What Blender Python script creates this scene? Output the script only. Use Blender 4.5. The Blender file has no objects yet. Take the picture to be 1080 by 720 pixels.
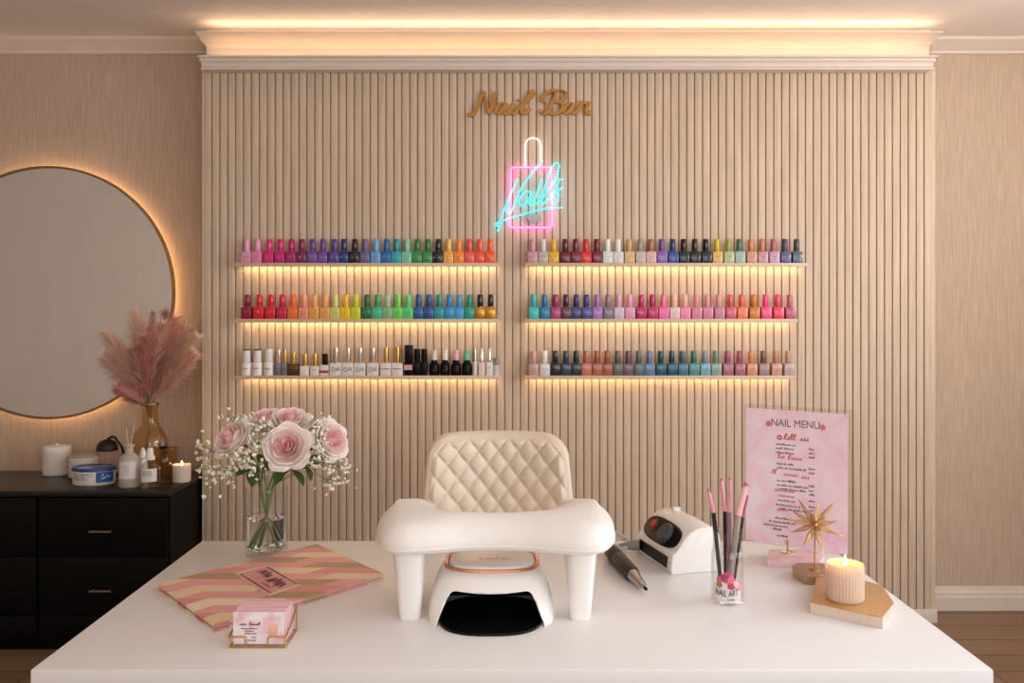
import bpy, bmesh, math, random
from mathutils import Vector, Matrix, Euler

SC = bpy.context.scene
COL = SC.collection
PI = math.pi
R = random.Random(7)
CAM_Z = 1.25
F = 900.0           # focal length in pixels of the 1080 x 720 frame


def W(px, py, Y):
    """a point of the photograph at distance Y"""
    return Vector(((px - 540) / F * Y, Y, CAM_Z - (py - 325) / F * Y))


def on(px, py, z):
    """a point of the photograph on the level z"""
    Y = F * (CAM_Z - z) / (py - 325)
    return Vector(((px - 540) / F * Y, Y, z))


# ------------------------------------------------------------------ materials
def lin(c):
    c = c / 255.0
    return c / 12.92 if c <= 0.04045 else ((c + 0.055) / 1.055) ** 2.4


def rgb(t, k=1.0):
    if isinstance(t, str):
        t = tuple(int(t[i:i + 2], 16) for i in (0, 2, 4))
    return tuple(min(1, lin(c) * k) for c in t) + (1.0,)


MATS = {}


def mat(name, col, rough=0.5, metal=0.0, var=0.06, scale=40.0, bump=0.0, stretch=(1, 1, 1), col2=None,
        trans=0.0, ior=1.45, coat=0.0, sss=0.0, spec=0.5, sheen=0.0, translucent=0.0):
    if name in MATS:
        return MATS[name]
    m = bpy.data.materials.new(name)
    m.use_nodes = True
    nt = m.node_tree
    bs = nt.nodes['Principled BSDF']
    tc = nt.nodes.new('ShaderNodeTexCoord')
    mp = nt.nodes.new('ShaderNodeMapping')
    mp.inputs['Scale'].default_value = stretch
    nt.links.new(tc.outputs['Object'], mp.inputs['Vector'])
    nz = nt.nodes.new('ShaderNodeTexNoise')
    nz.inputs['Scale'].default_value = scale
    nz.inputs['Detail'].default_value = 4
    nt.links.new(mp.outputs['Vector'], nz.inputs['Vector'])
    cr = nt.nodes.new('ShaderNodeValToRGB')
    a = rgb(col)
    if col2 is None:
        lo = tuple(c * (1 - var) for c in a[:3]) + (1,)
        hi = tuple(min(1, c * (1 + var)) for c in a[:3]) + (1,)
    else:
        lo, hi = a, rgb(col2)
    cr.color_ramp.elements[0].color = lo
    cr.color_ramp.elements[1].color = hi
    cr.color_ramp.elements[0].position = 0.3
    cr.color_ramp.elements[1].position = 0.7
    nt.links.new(nz.outputs['Fac'], cr.inputs['Fac'])
    nt.links.new(cr.outputs['Color'], bs.inputs['Base Color'])
    bs.inputs['Roughness'].default_value = rough
    bs.inputs['Metallic'].default_value = metal
    bs.inputs['Transmission Weight'].default_value = trans
    bs.inputs['IOR'].default_value = ior
    bs.inputs['Coat Weight'].default_value = coat
    bs.inputs['Specular IOR Level'].default_value = spec
    if sss:
        bs.inputs['Subsurface Weight'].default_value = sss
        bs.inputs['Subsurface Radius'].default_value = (0.02, 0.012, 0.008)
        bs.inputs['Subsurface Scale'].default_value = 0.6
    if bump:
        bp = nt.nodes.new('ShaderNodeBump')
        bp.inputs['Strength'].default_value = bump
        bp.inputs['Distance'].default_value = 0.002
        nt.links.new(nz.outputs['Fac'], bp.inputs['Height'])
        nt.links.new(bp.outputs['Normal'], bs.inputs['Normal'])
    if translucent:
        tl = nt.nodes.new('ShaderNodeBsdfTranslucent')
        nt.links.new(cr.outputs['Color'], tl.inputs['Color'])
        mx = nt.nodes.new('ShaderNodeMixShader')
        mx.inputs[0].default_value = translucent
        nt.links.new(bs.outputs[0], mx.inputs[1])
        nt.links.new(tl.outputs[0], mx.inputs[2])
        nt.links.new(mx.outputs[0], nt.nodes['Material Output'].inputs[0])
    MATS[name] = m
    return m


def glass(name, tint, refl=1.0, rough=0.02):
    """thin clear glass: see-through with fresnel reflections"""
    if name in MATS:
        return MATS[name]
    m = bpy.data.materials.new(name)
    m.use_nodes = True
    nt = m.node_tree
    nt.nodes.remove(nt.nodes['Principled BSDF'])
    tr = nt.nodes.new('ShaderNodeBsdfTransparent')
    tr.inputs['Color'].default_value = tint + (1,)
    gl = nt.nodes.new('ShaderNodeBsdfGlossy')
    gl.inputs['Roughness'].default_value = rough
    lw = nt.nodes.new('ShaderNodeLayerWeight')
    lw.inputs['Blend'].default_value = 0.5
    pw = nt.nodes.new('ShaderNodeMath')
    pw.operation = 'POWER'
    pw.inputs[1].default_value = 4.0
    nt.links.new(lw.outputs['Facing'], pw.inputs[0])
    mu = nt.nodes.new('ShaderNodeMath')
    mu.operation = 'MULTIPLY_ADD'
    mu.inputs[1].default_value = 0.55 * refl
    mu.inputs[2].default_value = 0.035 * refl
    nt.links.new(pw.outputs[0], mu.inputs[0])
    mx = nt.nodes.new('ShaderNodeMixShader')
    nt.links.new(mu.outputs[0], mx.inputs[0])
    nt.links.new(tr.outputs[0], mx.inputs[1])
    nt.links.new(gl.outputs[0], mx.inputs[2])
    nt.links.new(mx.outputs[0], nt.nodes['Material Output'].inputs[0])
    MATS[name] = m
    return m


def emit(name, col, strength):
    if name in MATS:
        return MATS[name]
    m = bpy.data.materials.new(name)
    m.use_nodes = True
    nt = m.node_tree
    nt.nodes.remove(nt.nodes['Principled BSDF'])
    e = nt.nodes.new('ShaderNodeEmission')
    e.inputs['Color'].default_value = tuple(col) + (1,)
    e.inputs['Strength'].default_value = strength
    nt.links.new(e.outputs[0], nt.nodes['Material Output'].inputs[0])
    MATS[name] = m
    return m


# ------------------------------------------------------------------ mesh building
def spline(pts, n=8, closed=False):
    """Catmull-Rom through pts"""
    P = [Vector(p) for p in pts]
    out = []
    N = len(P)
    rng = range(N if closed else N - 1)
    for i in rng:
        if closed:
            p0, p1, p2, p3 = P[(i - 1) % N], P[i], P[(i + 1) % N], P[(i + 2) % N]
        else:
            p1, p2 = P[i], P[i + 1]
            p0 = P[i - 1] if i > 0 else p1 * 2 - p2
            p3 = P[i + 2] if i + 2 < N else p2 * 2 - p1
        for k in range(n):
            t = k / n
            out.append(0.5 * ((2 * p1) + (p2 - p0) * t + (2 * p0 - 5 * p1 + 4 * p2 - p3) * t * t
                              + (3 * p1 - p0 - 3 * p2 + p3) * t ** 3))
    if not closed:
        out.append(P[-1].copy())
    return out


def origin_of(o):
    v = Vector((0, 0, 0))
    while o is not None:
        v += o.location
        o = o.parent
    return v


class B:
    def __init__(self):
        self.bm = bmesh.new()

    def box(self, c, s, bev=0.0, rot=None, seg=2):
        M = Matrix.Translation(c)
        if rot is not None:
            M = M @ (rot.to_matrix().to_4x4() if isinstance(rot, Euler) else rot)
        M = M @ Matrix.Diagonal((s[0], s[1], s[2], 1))
        r = bmesh.ops.create_cube(self.bm, size=1.0, matrix=M)
        if bev:
            es = list({e for v in r['verts'] for e in v.link_edges})
            bmesh.ops.bevel(self.bm, geom=es, offset=bev, segments=seg, affect='EDGES', profile=0.5)
        return self

    def span(self, a, b, bev=0.0):
        a, b = Vector(a), Vector(b)
        d = b - a
        return self.box((a + b) / 2, (abs(d.x), abs(d.y), abs(d.z)), bev)

    def rings(self, rings, closed=True, cap0=True, cap1=True):
        """bridge a list of equal-length vertex rings"""
        bm = self.bm
        vs = [[bm.verts.new(p) for p in r] for r in rings]
        n = len(vs[0])
        for a, b in zip(vs, vs[1:]):
            for i in range(n if closed else n - 1):
                j = (i + 1) % n
                bm.faces.new((a[i], a[j], b[j], b[i]))
        if cap0 and closed:
            bm.faces.new(list(reversed(vs[0])))
        if cap1 and closed:
            bm.faces.new(vs[-1])
        return vs

    def tube(self, pts, r, seg=8, closed=False, cap=True):
        P = [Vector(p) for p in pts]
        n = len(P)
        rr = r if isinstance(r, (list, tuple)) else [r] * n
        rings = []
        nrm = None
        for i in range(n):
            a = P[(i - 1) % n] if (closed or i > 0) else P[i]
            b = P[(i + 1) % n] if (closed or i < n - 1) else P[i]
            t = (b - a)
            if t.length < 1e-9:
                t = Vector((0, 0, 1))
            t.normalize()
            if nrm is None:
                nrm = t.orthogonal().normalized()
            else:
                nrm = (nrm - t * nrm.dot(t))
                if nrm.length < 1e-6:
                    nrm = t.orthogonal()
                nrm.normalize()
            bn = t.cross(nrm)
            rings.append([P[i] + (nrm * math.cos(2 * PI * k / seg) + bn * math.sin(2 * PI * k / seg)) * rr[i]
                          for k in range(seg)])
        if closed:
            rings.append([v.copy() for v in rings[0]])
            self.rings(rings, cap0=False, cap1=False)
        else:
            self.rings(rings, cap0=cap, cap1=cap)
        return self

    def lathe(self, prof, seg=32, c=(0, 0, 0), sx=1.0, sy=1.0, ang=0.0):
        c = Vector(c)
        rings = []
        for r, z in prof:
            r = max(r, 1e-5)
            rings.append([c + Vector((r * sx * math.cos(2 * PI * k / seg + ang), r * sy * math.sin(2 * PI * k / seg + ang), z))
                          for k in range(seg)])
        self.rings(rings)
        return self

    def prism(self, poly, z0, z1, bev=0.0):
        vs = self.rings([[Vector((p[0], p[1], z0)) for p in poly], [Vector((p[0], p[1], z1)) for p in poly]])
        if bev:
            es = [e for v in vs[1] for e in v.link_edges]
            bmesh.ops.bevel(self.bm, geom=list(set(es)), offset=bev, segments=2, affect='EDGES', profile=0.5)
        return self

    def sweep(self, prof, axis_pts):
        """prof = [(p, z)]; axis_pts = [(point at p=0, outward vector)]; closed section"""
        rings = []
        for o, d in axis_pts:
            o, d = Vector(o), Vector(d)
            rings.append([o + d * p + Vector((0, 0, z)) for p, z in prof])
        self.rings(rings)
        return self

    def quad(self, pts):
        self.bm.faces.new([self.bm.verts.new(p) for p in pts])
        return self

    def ribbon(self, pts2, fm, thick, thin=None, nib=None, d0=0.0, d1=0.001):
        """flat pen stroke in a plane: fm(u, v, d) -> point; width varies with the nib angle"""
        P = [Vector((p[0], p[1])) for p in pts2]
        n = len(P)
        L, Rr = [], []
        for i in range(n):
            t = P[min(i + 1, n - 1)] - P[max(i - 1, 0)]
            if t.length < 1e-9:
                t = Vector((1, 0))
            t.normalize()
            w = thick
            if thin is not None:
                nd = Vector((math.cos(nib), math.sin(nib)))
                w = thin + (thick - thin) * abs(t.x * nd.y - t.y * nd.x) ** 1.3
            q = Vector((-t.y, t.x)) * w / 2
            L.append(P[i] + q)
            Rr.append(P[i] - q)
        rings = [[fm(L[i].x, L[i].y, d0), fm(Rr[i].x, Rr[i].y, d0), fm(Rr[i].x, Rr[i].y, d1), fm(L[i].x, L[i].y, d1)]
                 for i in range(n)]
        self.rings(rings)
        return self

    def build(self, name, m, parent=None, world=True, smooth=35, bevel=0):
        bm = self.bm
        bmesh.ops.remove_doubles(bm, verts=bm.verts, dist=1e-6)
        bmesh.ops.recalc_face_normals(bm, faces=bm.faces)
        if parent is not None and world:
            bmesh.ops.translate(bm, verts=bm.verts, vec=-origin_of(parent))
        me = bpy.data.meshes.new(name)
        bm.to_mesh(me)
        bm.free()
        for mm in (m if isinstance(m, list) else [m]):
            me.materials.append(mm)
        if smooth:
            me.shade_smooth()
            me.set_sharp_from_angle(angle=math.radians(smooth))
        o = bpy.data.objects.new(name, me)
        COL.objects.link(o)
        if parent is not None:
            o.parent = parent
        return o


def thing(name, label, cat, loc, group=None):
    o = bpy.data.objects.new(name, None)
    COL.objects.link(o)
    o.empty_display_size = 0.05
    o.location = loc
    o['label'] = label
    o['category'] = cat
    if group:
        o['group'] = group
    return o


def tag(o, label, cat, group=None, kind=None):
    o['label'] = label
    o['category'] = cat
    if group:
        o['group'] = group
    if kind:
        o['kind'] = kind
    return o


def struct(name, b, m, smooth=35):
    o = b.build(name, m, None, smooth=smooth)
    o['kind'] = 'structure'
    return o


def recentre(o):
    """put a top-level mesh's origin at the centre of its base"""
    me = o.data
    xs = [v.co for v in me.vertices]
    c = Vector(((min(v.x for v in xs) + max(v.x for v in xs)) / 2, (min(v.y for v in xs) + max(v.y for v in xs)) / 2,
                min(v.z for v in xs)))
    me.transform(Matrix.Translation(-c))
    o.location = c
    return o


def text_mesh(body, size):
    """flat lettering; returns list of polygons in (u, v)"""
    cu = bpy.data.curves.new('lettering', 'FONT')
    cu.body = body
    cu.size = size
    cu.align_x = 'CENTER'
    cu.resolution_u = 3
    ob = bpy.data.objects.new('lettering', cu)
    COL.objects.link(ob)
    dg = bpy.context.evaluated_depsgraph_get()
    dg.update()
    me = bpy.data.meshes.new_from_object(ob.evaluated_get(dg))
    polys = [[(me.vertices[i].co.x, me.vertices[i].co.y) for i in p.vertices] for p in me.polygons]
    bpy.data.objects.remove(ob)
    bpy.data.meshes.remove(me)
    bpy.data.curves.remove(cu)
    return polys


def superellipse(rx, ry, n, seg=48, c=(0, 0)):
    out = []
    for k in range(seg):
        a = 2 * PI * k / seg
        ca, sa = math.cos(a), math.sin(a)
        out.append((c[0] + rx * math.copysign(abs(ca) ** (2 / n), ca), c[1] + ry * math.copysign(abs(sa) ** (2 / n), sa)))
    return out


def scribble(b, fm, x0, x1, y, h, w, rnd, d=0.0006):
    """an unreadable handwritten line: small joined loops"""
    pts = []
    t = 0.0
    step = h * 0.46
    n = max(2, int((x1 - x0) / step))
    amps = [rnd.choice((0.5, 0.5, 0.55, 1.0, 0.45)) for _ in range(n + 1)]
    N = n * 8
    for i in range(N + 1):
        t = i / 8
        a = amps[int(t)] * h * 0.5
        ph = 2 * PI * t - PI / 2
        pts.append((x0 + step * t + a * 0.42 * math.cos(ph) + a * 0.45 * math.sin(ph), y - h * 0.25 + a * (1 + math.sin(ph))))
    b.ribbon(pts, fm, w, w * 0.45, 0.5, d0=0, d1=d)


def dashes(b, fm, x0, x1, y, h, rnd, d=0.0005):
    """a row of tiny unreadable words"""
    x = x0
    while x < x1 - h * 0.5:
        l = min(rnd.uniform(1.2, 4.0) * h, x1 - x)
        k = 0.0
        while k < l:
            hh = h * rnd.choice((0.62, 0.62, 1.0))
            b.rings([[fm(x + k, y, 0), fm(x + k + h * 0.34, y, 0), fm(x + k + h * 0.34, y + hh, 0), fm(x + k, y + hh, 0)],
                     [fm(x + k, y, d), fm(x + k + h * 0.34, y, d), fm(x + k + h * 0.34, y + hh, d), fm(x + k, y + hh, d)]])
            k += h * 0.55
        x += l + h * 0.7


# ------------------------------------------------------------------ shared materials
M_WOOD = mat('pale oak slats', (210, 187, 163), 0.55, var=0.10, scale=9, stretch=(9, 9, 0.45), bump=0.15)
M_WOOD_BACK = mat('slat backing', (186, 154, 124), 0.7, var=0.08, scale=9, stretch=(9, 9, 0.5))
M_GRASS = mat('grasscloth wallpaper', (196, 172, 150), 0.85, var=0.13, scale=14, stretch=(14, 14, 0.6), bump=0.3)
M_WALL = mat('plain plaster', (212, 198, 186), 0.9, var=0.03, scale=6)
M_CEIL = mat('ceiling paint', (240, 230, 222), 0.9, var=0.02, scale=5)
M_TRIM = mat('cream trim paint', (222, 206, 192), 0.5, var=0.03, scale=8)
M_WHITE = mat('white lacquer', (232, 229, 228), 0.28, var=0.01, scale=6)
M_PAD = mat('white leatherette', (240, 234, 228), 0.45, var=0.015, scale=260, bump=0.05)
M_LEATHER = mat('cream leather', (232, 213, 192), 0.48, var=0.03, scale=300, bump=0.08)
M_PLASTIC = mat('white plastic', (240, 235, 230), 0.25, var=0.01, scale=8, coat=0.2)
M_BLACK = mat('black lacquer', (9, 8, 8), 0.5, var=0.25, scale=14, stretch=(1, 1, 8), spec=0.15)
M_BLACKTOP = mat('black top', (26, 23, 22), 0.3, var=0.25, scale=14, stretch=(1, 8, 8))
M_BLACKPL = mat('black plastic', (11, 11, 13), 0.3, var=0.1, scale=30, spec=0.2)
M_DARKGREY = mat('slate plastic', (52, 60, 68), 0.4, var=0.08, scale=50)
M_GOLD = mat('brushed gold', (205, 160, 95), 0.3, 1.0, var=0.06, scale=60)
M_BRASS = mat('brass letters', (188, 132, 62), 0.42, 0.75, var=0.05, scale=50)
M_ROSEGOLD = mat('rose gold', (226, 160, 130), 0.22, 1.0, var=0.04, scale=30)
M_SILVER = mat('polished steel', (205, 203, 200), 0.2, 1.0, var=0.04, scale=40)
M_BRONZE = mat('mirror frame brass', (150, 125, 88), 0.3, 1.0, var=0.05, scale=30)
M_GLASS = glass('clear glass', (0.965, 0.97, 0.965), 1.0)
M_ACRYL = glass('clear acrylic', (0.95, 0.94, 0.92), 0.9)
M_AMBER = glass('amber glass', (0.965, 0.885, 0.74), 1.0)
M_AMBERDK = glass('dark amber glass', (0.88, 0.78, 0.60), 1.0)
M_SMOKE = glass('smoked glass', (0.45, 0.42, 0.38), 1.0)
M_PAPER = mat('white label paper', (228, 222, 218), 0.8, var=0.03, scale=120)
M_INK = mat('dark ink', (48, 40, 44), 0.7, var=0.1, scale=60)
M_WARM = emit('warm led', (1.0, 0.66, 0.36), 13)

# ------------------------------------------------------------------ the room
XL, XR, YF, YB, ZC = -2.75, 2.6, -1.6, 3.55, 2.362
PX0, PX1, PY = -1.228, 1.6735, 3.40      # slatted wall: left, right, front face

wood_floor = bpy.data.materials.new('floor planks')
wood_floor.use_nodes = True
nt = wood_floor.node_tree
bs = nt.nodes['Principled BSDF']
tc = nt.nodes.new('ShaderNodeTexCoord')
br = nt.nodes.new('ShaderNodeTexBrick')
br.inputs['Scale'].default_value = 1.0
br.inputs['Brick Width'].default_value = 1.1
br.inputs['Row Height'].default_value = 0.14
br.inputs['Mortar Size'].default_value = 0.003
br.inputs['Color1'].default_value = rgb((166, 134, 104))
br.inputs['Color2'].default_value = rgb((148, 116, 90))
br.inputs['Mortar'].default_value = rgb((90, 68, 50))
nt.links.new(tc.outputs['Object'], br.inputs['Vector'])
mp = nt.nodes.new('ShaderNodeMapping')
mp.inputs['Scale'].default_value = (2, 30, 2)
nt.links.new(tc.outputs['Object'], mp.inputs['Vector'])
nz = nt.nodes.new('ShaderNodeTexNoise')
nz.inputs['Scale'].default_value = 3
nz.inputs['Detail'].default_value = 6
nt.links.new(mp.outputs['Vector'], nz.inputs['Vector'])
mx = nt.nodes.new('ShaderNodeMix')
mx.data_type = 'RGBA'
mx.blend_type = 'MULTIPLY'
mx.inputs[0].default_value = 0.5
nt.links.new(br.outputs['Color'], mx.inputs[6])
nt.links.new(nz.outputs['Color'], mx.inputs[7])
nt.links.new(mx.outputs[2], bs.inputs['Base Color'])
bs.inputs['Roughness'].default_value = 0.45

struct('floor', B().span((XL, YF, -0.1), (XR, YB + .1, 0)), wood_floor)
struct('ceiling', B().span((XL, YF, ZC), (XR, YB + .1, ZC + 0.1)), M_CEIL)
struct('wall_left', B().span((XL - 0.1, YF, 0), (XL, YB + .1, ZC)), M_WALL)
FX0, FX1, FZ0, FZ1 = 0.3, 2.45, 0.75, 2.2
b = B()
b.span((XL, YF - 0.1, 0), (FX0, YF, ZC))
b.span((FX1, YF - 0.1, 0), (XR, YF, ZC))
b.span((FX0, YF - 0.1, 0), (FX1, YF, FZ0))
b.span((FX0, YF - 0.1, FZ1), (FX1, YF, ZC))
struct('wall_front', b, M_WALL)
b = B()
for x in (FX0 + 0.025, (FX0 + FX1) / 2, FX1 - 0.025):
    b.box((x, YF - 0.05, (FZ0 + FZ1) / 2), (0.05, 0.06, FZ1 - FZ0))
for z in (FZ0 + 0.025, FZ1 - 0.025):
    b.box(((FX0 + FX1) / 2, YF - 0.05, z), (FX1 - FX0, 0.06, 0.05))
win2 = struct('window_2', b, M_TRIM)
B().span((FX0, YF - 0.053, FZ0), (FX1, YF - 0.048, FZ1)).build('window_pane', glass('window glass', (0.97, 0.98, 0.98), 0.6), win2)
# right wall with a window opening (daylight side)
WY0, WY1, WZ0, WZ1 = -0.3, 2.3, 0.85, 2.15
b = B()
b.span((XR, YF, 0), (XR + 0.1, WY0, ZC))
b.span((XR, WY1, 0), (XR + 0.1, YB + .1, ZC))
b.span((XR, WY0, 0), (XR + 0.1, WY1, WZ0))
b.span((XR, WY0, WZ1), (XR + 0.1, WY1, ZC))
struct('wall_right', b, M_WALL)
b = B()
for y in (WY0 + 0.025, (WY0 + WY1) / 2, WY1 - 0.025):
    b.box((XR + 0.05, y, (WZ0 + WZ1) / 2), (0.06, 0.05, WZ1 - WZ0))
for z in (WZ0 + 0.025, WZ1 - 0.025):
    b.box((XR + 0.05, (WY0 + WY1) / 2, z), (0.06, WY1 - WY0, 0.05))
win = struct('window_1', b, M_TRIM)
B().span((XR + 0.047, WY0, WZ0), (XR + 0.052, WY1, WZ1)).build('window_pane', glass('window glass', (0.97, 0.98, 0.98), 0.6), win)

struct('wall_back_left', B().span((XL, YB, 0), (PX0, YB + 0.1, ZC)), M_GRASS)
struct('wall_back_right', B().span((PX1, YB, 0), (XR, YB + 0.1, ZC)), M_GRASS)

# slatted feature wall: backing board and 92 slats in one surface
ZS0, ZS1 = 0.0, 2.2
b = B()
b.span((PX0, PY + 0.0075, 0), (PX1, YB + 0.1, ZC))
backing = struct('wall_back', b, M_WOOD_BACK)
b = B()
NS = 92
pit = (PX1 - PX0) / NS
for i in range(NS):
    x0 = PX0 + i * pit + pit * 0.075
    x1 = PX0 + (i + 1) * pit - pit * 0.075
    b.span((x0, PY, 0.0), (x1, PY + 0.0085, ZS1), 0.0012)
sl = b.build('slat_cladding', M_WOOD, backing)
# plain end strip on the right
B().span((PX1 - 0.004, PY - 0.001, 0), (PX1 + 0.012, YB + 0.05, ZS1)).build('end_strip', M_WOOD, backing)
B().span((PX0 - 0.006, PY - 0.001, 0), (PX0 + 0.002, YB + 0.05, ZS1)).build('end_strip', M_WOOD, backing)
# frieze above the led ledge
B().span((PX0 + 0.012, PY - 0.003, ZS1 - 0.005), (PX1 - 0.012, PY + 0.02, ZC - 0.004)).build('frieze', M_TRIM, backing)

# led ledge moulding
LX0, LX1 = -1.222, 1.658
prof = [(0.0, 2.186), (0.052, 2.186), (0.054, 2.192), (0.047, 2.199), (0.050, 2.214), (0.062, 2.228), (0.070, 2.230),
        (0.070, 2.237), (0.062, 2.237), (0.060, 2.216), (0.0, 2.214)]
b = B()
b.sweep([(-p, z) for p, z in prof], [((LX0 + 0.02, PY - 0.002, 0), (0.35, 1, 0)), ((LX0 + 0.021, PY - 0.002, 0), (0.0, 1, 0)), ((LX1 - 0.021, PY - 0.002, 0), (0, 1, 0)), ((LX1 - 0.02, PY - 0.002, 0), (-0.35, 1, 0))])
t1 = struct('trim_1', b, M_TRIM)
B().span((LX0 + 0.03, PY - 0.034, 2.2165), (LX1 - 0.03, PY - 0.026, 2.2190)).build('led_strip', M_WARM, t1)

# cornice of the feature wall (an open cove with its own led strip on top)
prof = [(0.0, 2.286), (0.010, 2.286), (0.014, 2.291), (0.030, 2.293), (0.034, 2.297), (0.052, 2.300), (0.070, 2.307),
        (0.084, 2.3135), (0.098, 2.316), (0.098, 2.3215), (0.090, 2.3215), (0.084, 2.3155), (0.0, 2.3130)]
b = B()
b.sweep([(-p, z) for p, z in prof], [((-1.2127, PY - 0.003, 0), (0.13, 1, 0)), ((1.655, PY - 0.003, 0), (-0.13, 1, 0))])
t2 = struct('trim_2', b, M_TRIM)
B().span((-1.19, PY - 0.079, 2.3165), (1.635, PY - 0.069, 2.3190)).build('led_strip', emit('cove led', (1.0, 0.70, 0.44), 13), t2)

# recessed crown mouldings and baseboards
prof = [(0.0, 2.306), (0.012, 2.306), (0.014, 2.317), (0.030, 2.325), (0.046, 2.342), (0.060, 2.350), (0.062, ZC), (0.0, ZC)]
struct('trim_3', B().sweep([(-p, z) for p, z in prof], [((XL, YB, 0), (0, 1, 0)), ((PX0 - 0.007, YB, 0), (0, 1, 0))]), M_TRIM)
struct('trim_4', B().sweep([(-p, z) for p, z in prof], [((PX1 + 0.013, YB, 0), (0, 1, 0)), ((XR, YB, 0), (0, 1, 0))]), M_TRIM)
bprof = [(0.0, 0.0), (0.022, 0.0), (0.022, 0.055), (0.016, 0.06), (0.016, 0.072), (0.010, 0.08), (0.008, 0.092), (0.0, 0.095)]
struct('baseboard_left', B().sweep([(-p, z) for p, z in bprof], [((XL, YB, 0), (0, 1, 0)), ((PX0 - 0.007, YB, 0), (0, 1, 0))]), M_TRIM)
struct('baseboard_right', B().sweep([(-p, z) for p, z in bprof], [((PX1 + 0.013, YB, 0), (0, 1, 0)), ((XR, YB, 0), (0, 1, 0))]), M_TRIM)
struct('baseboard_back', B().span((PX0 - 0.004, PY - 0.012, 0), (PX1 + 0.016, PY - 0.0015, 0.055), 0.003), M_TRIM)

# ------------------------------------------------------------------ mirror
MY = 3.512
MR = 133.5 / F * MY
MC = Vector(((50.5 - 540) / F * MY, MY, CAM_Z + (325 - 308.5) / F * MY))
mir = thing('wall_mirror', 'large round backlit mirror with thin brass frame above the black dresser', 'mirror', (MC.x, MY, MC.z - MR))


def disc(r0, r1, y0, y1, seg=96):
    """ring or disc around MC facing the camera, between depths y0 and y1"""
    b = B()

    def ring(r, y):
        return [Vector((MC.x + r * math.cos(2 * PI * k / seg), y, MC.z + r * math.sin(2 * PI * k / seg))) for k in range(seg)]
    if r0 <= 0:
        b.rings([ring(r1, y0), ring(r1, y1)])
    else:
        b.rings([ring(r0, y0), ring(r1, y0), ring(r1, y1), ring(r0, y1), ring(r0, y0)], cap0=False, cap1=False)
    return b


mm = bpy.data.materials.new('silvered glass')
mm.use_nodes = True
bs = mm.node_tree.nodes['Principled BSDF']
bs.inputs['Metallic'].default_value = 1
bs.inputs['Roughness'].default_value = 0.015
bs.inputs['Base Color'].default_value = (0.78, 0.76, 0.74, 1)
disc(0, MR - 0.008, MY + 0.002, MY + 0.008).build('mirror_glass', mm, mir)
disc(MR - 0.009, MR, MY - 0.004, MY + 0.014).build('frame', M_BRONZE, mir)
disc(0, MR - 0.05, MY + 0.010, YB - 0.001).build('back_mount', M_TRIM, mir)
disc(MR - 0.046, MR - 0.040, MY + 0.018, MY + 0.026).build('led_ring', emit('mirror led', (1.0, 0.60, 0.27), 17), mir)

# ------------------------------------------------------------------ desk
TZ = 0.75
TX, TY0, TY1 = 0.6674, 1.181, 1.837
desk = thing('manicure_desk', 'white manicure desk with a smooth glossy top in the foreground', 'desk', (0, (TY0 + TY1) / 2, 0))
B().span((-TX, TY0, TZ - 0.045), (TX, TY1, TZ), 0.003).build('desktop', M_WHITE, desk)
for s in (-1, 1):
    B().span((s * (TX - 0.03), TY0 + 0.05, 0), (s * (TX - 0.06), TY1 - 0.03, TZ - 0.0455), 0.003).build('side_panel', M_WHITE, desk)
B().span((-TX + 0.062, TY1 - 0.10, 0.25), (TX - 0.062, TY1 - 0.08, TZ - 0.046)).build('modesty_panel', M_WHITE, desk)

# ------------------------------------------------------------------ chair behind the desk
CY, CX = 2.46, (525 - 540) / F * 2.46
chair = thing('salon_chair', 'cream quilted leather salon chair behind the white desk', 'chair', (CX, CY, 0))


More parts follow.
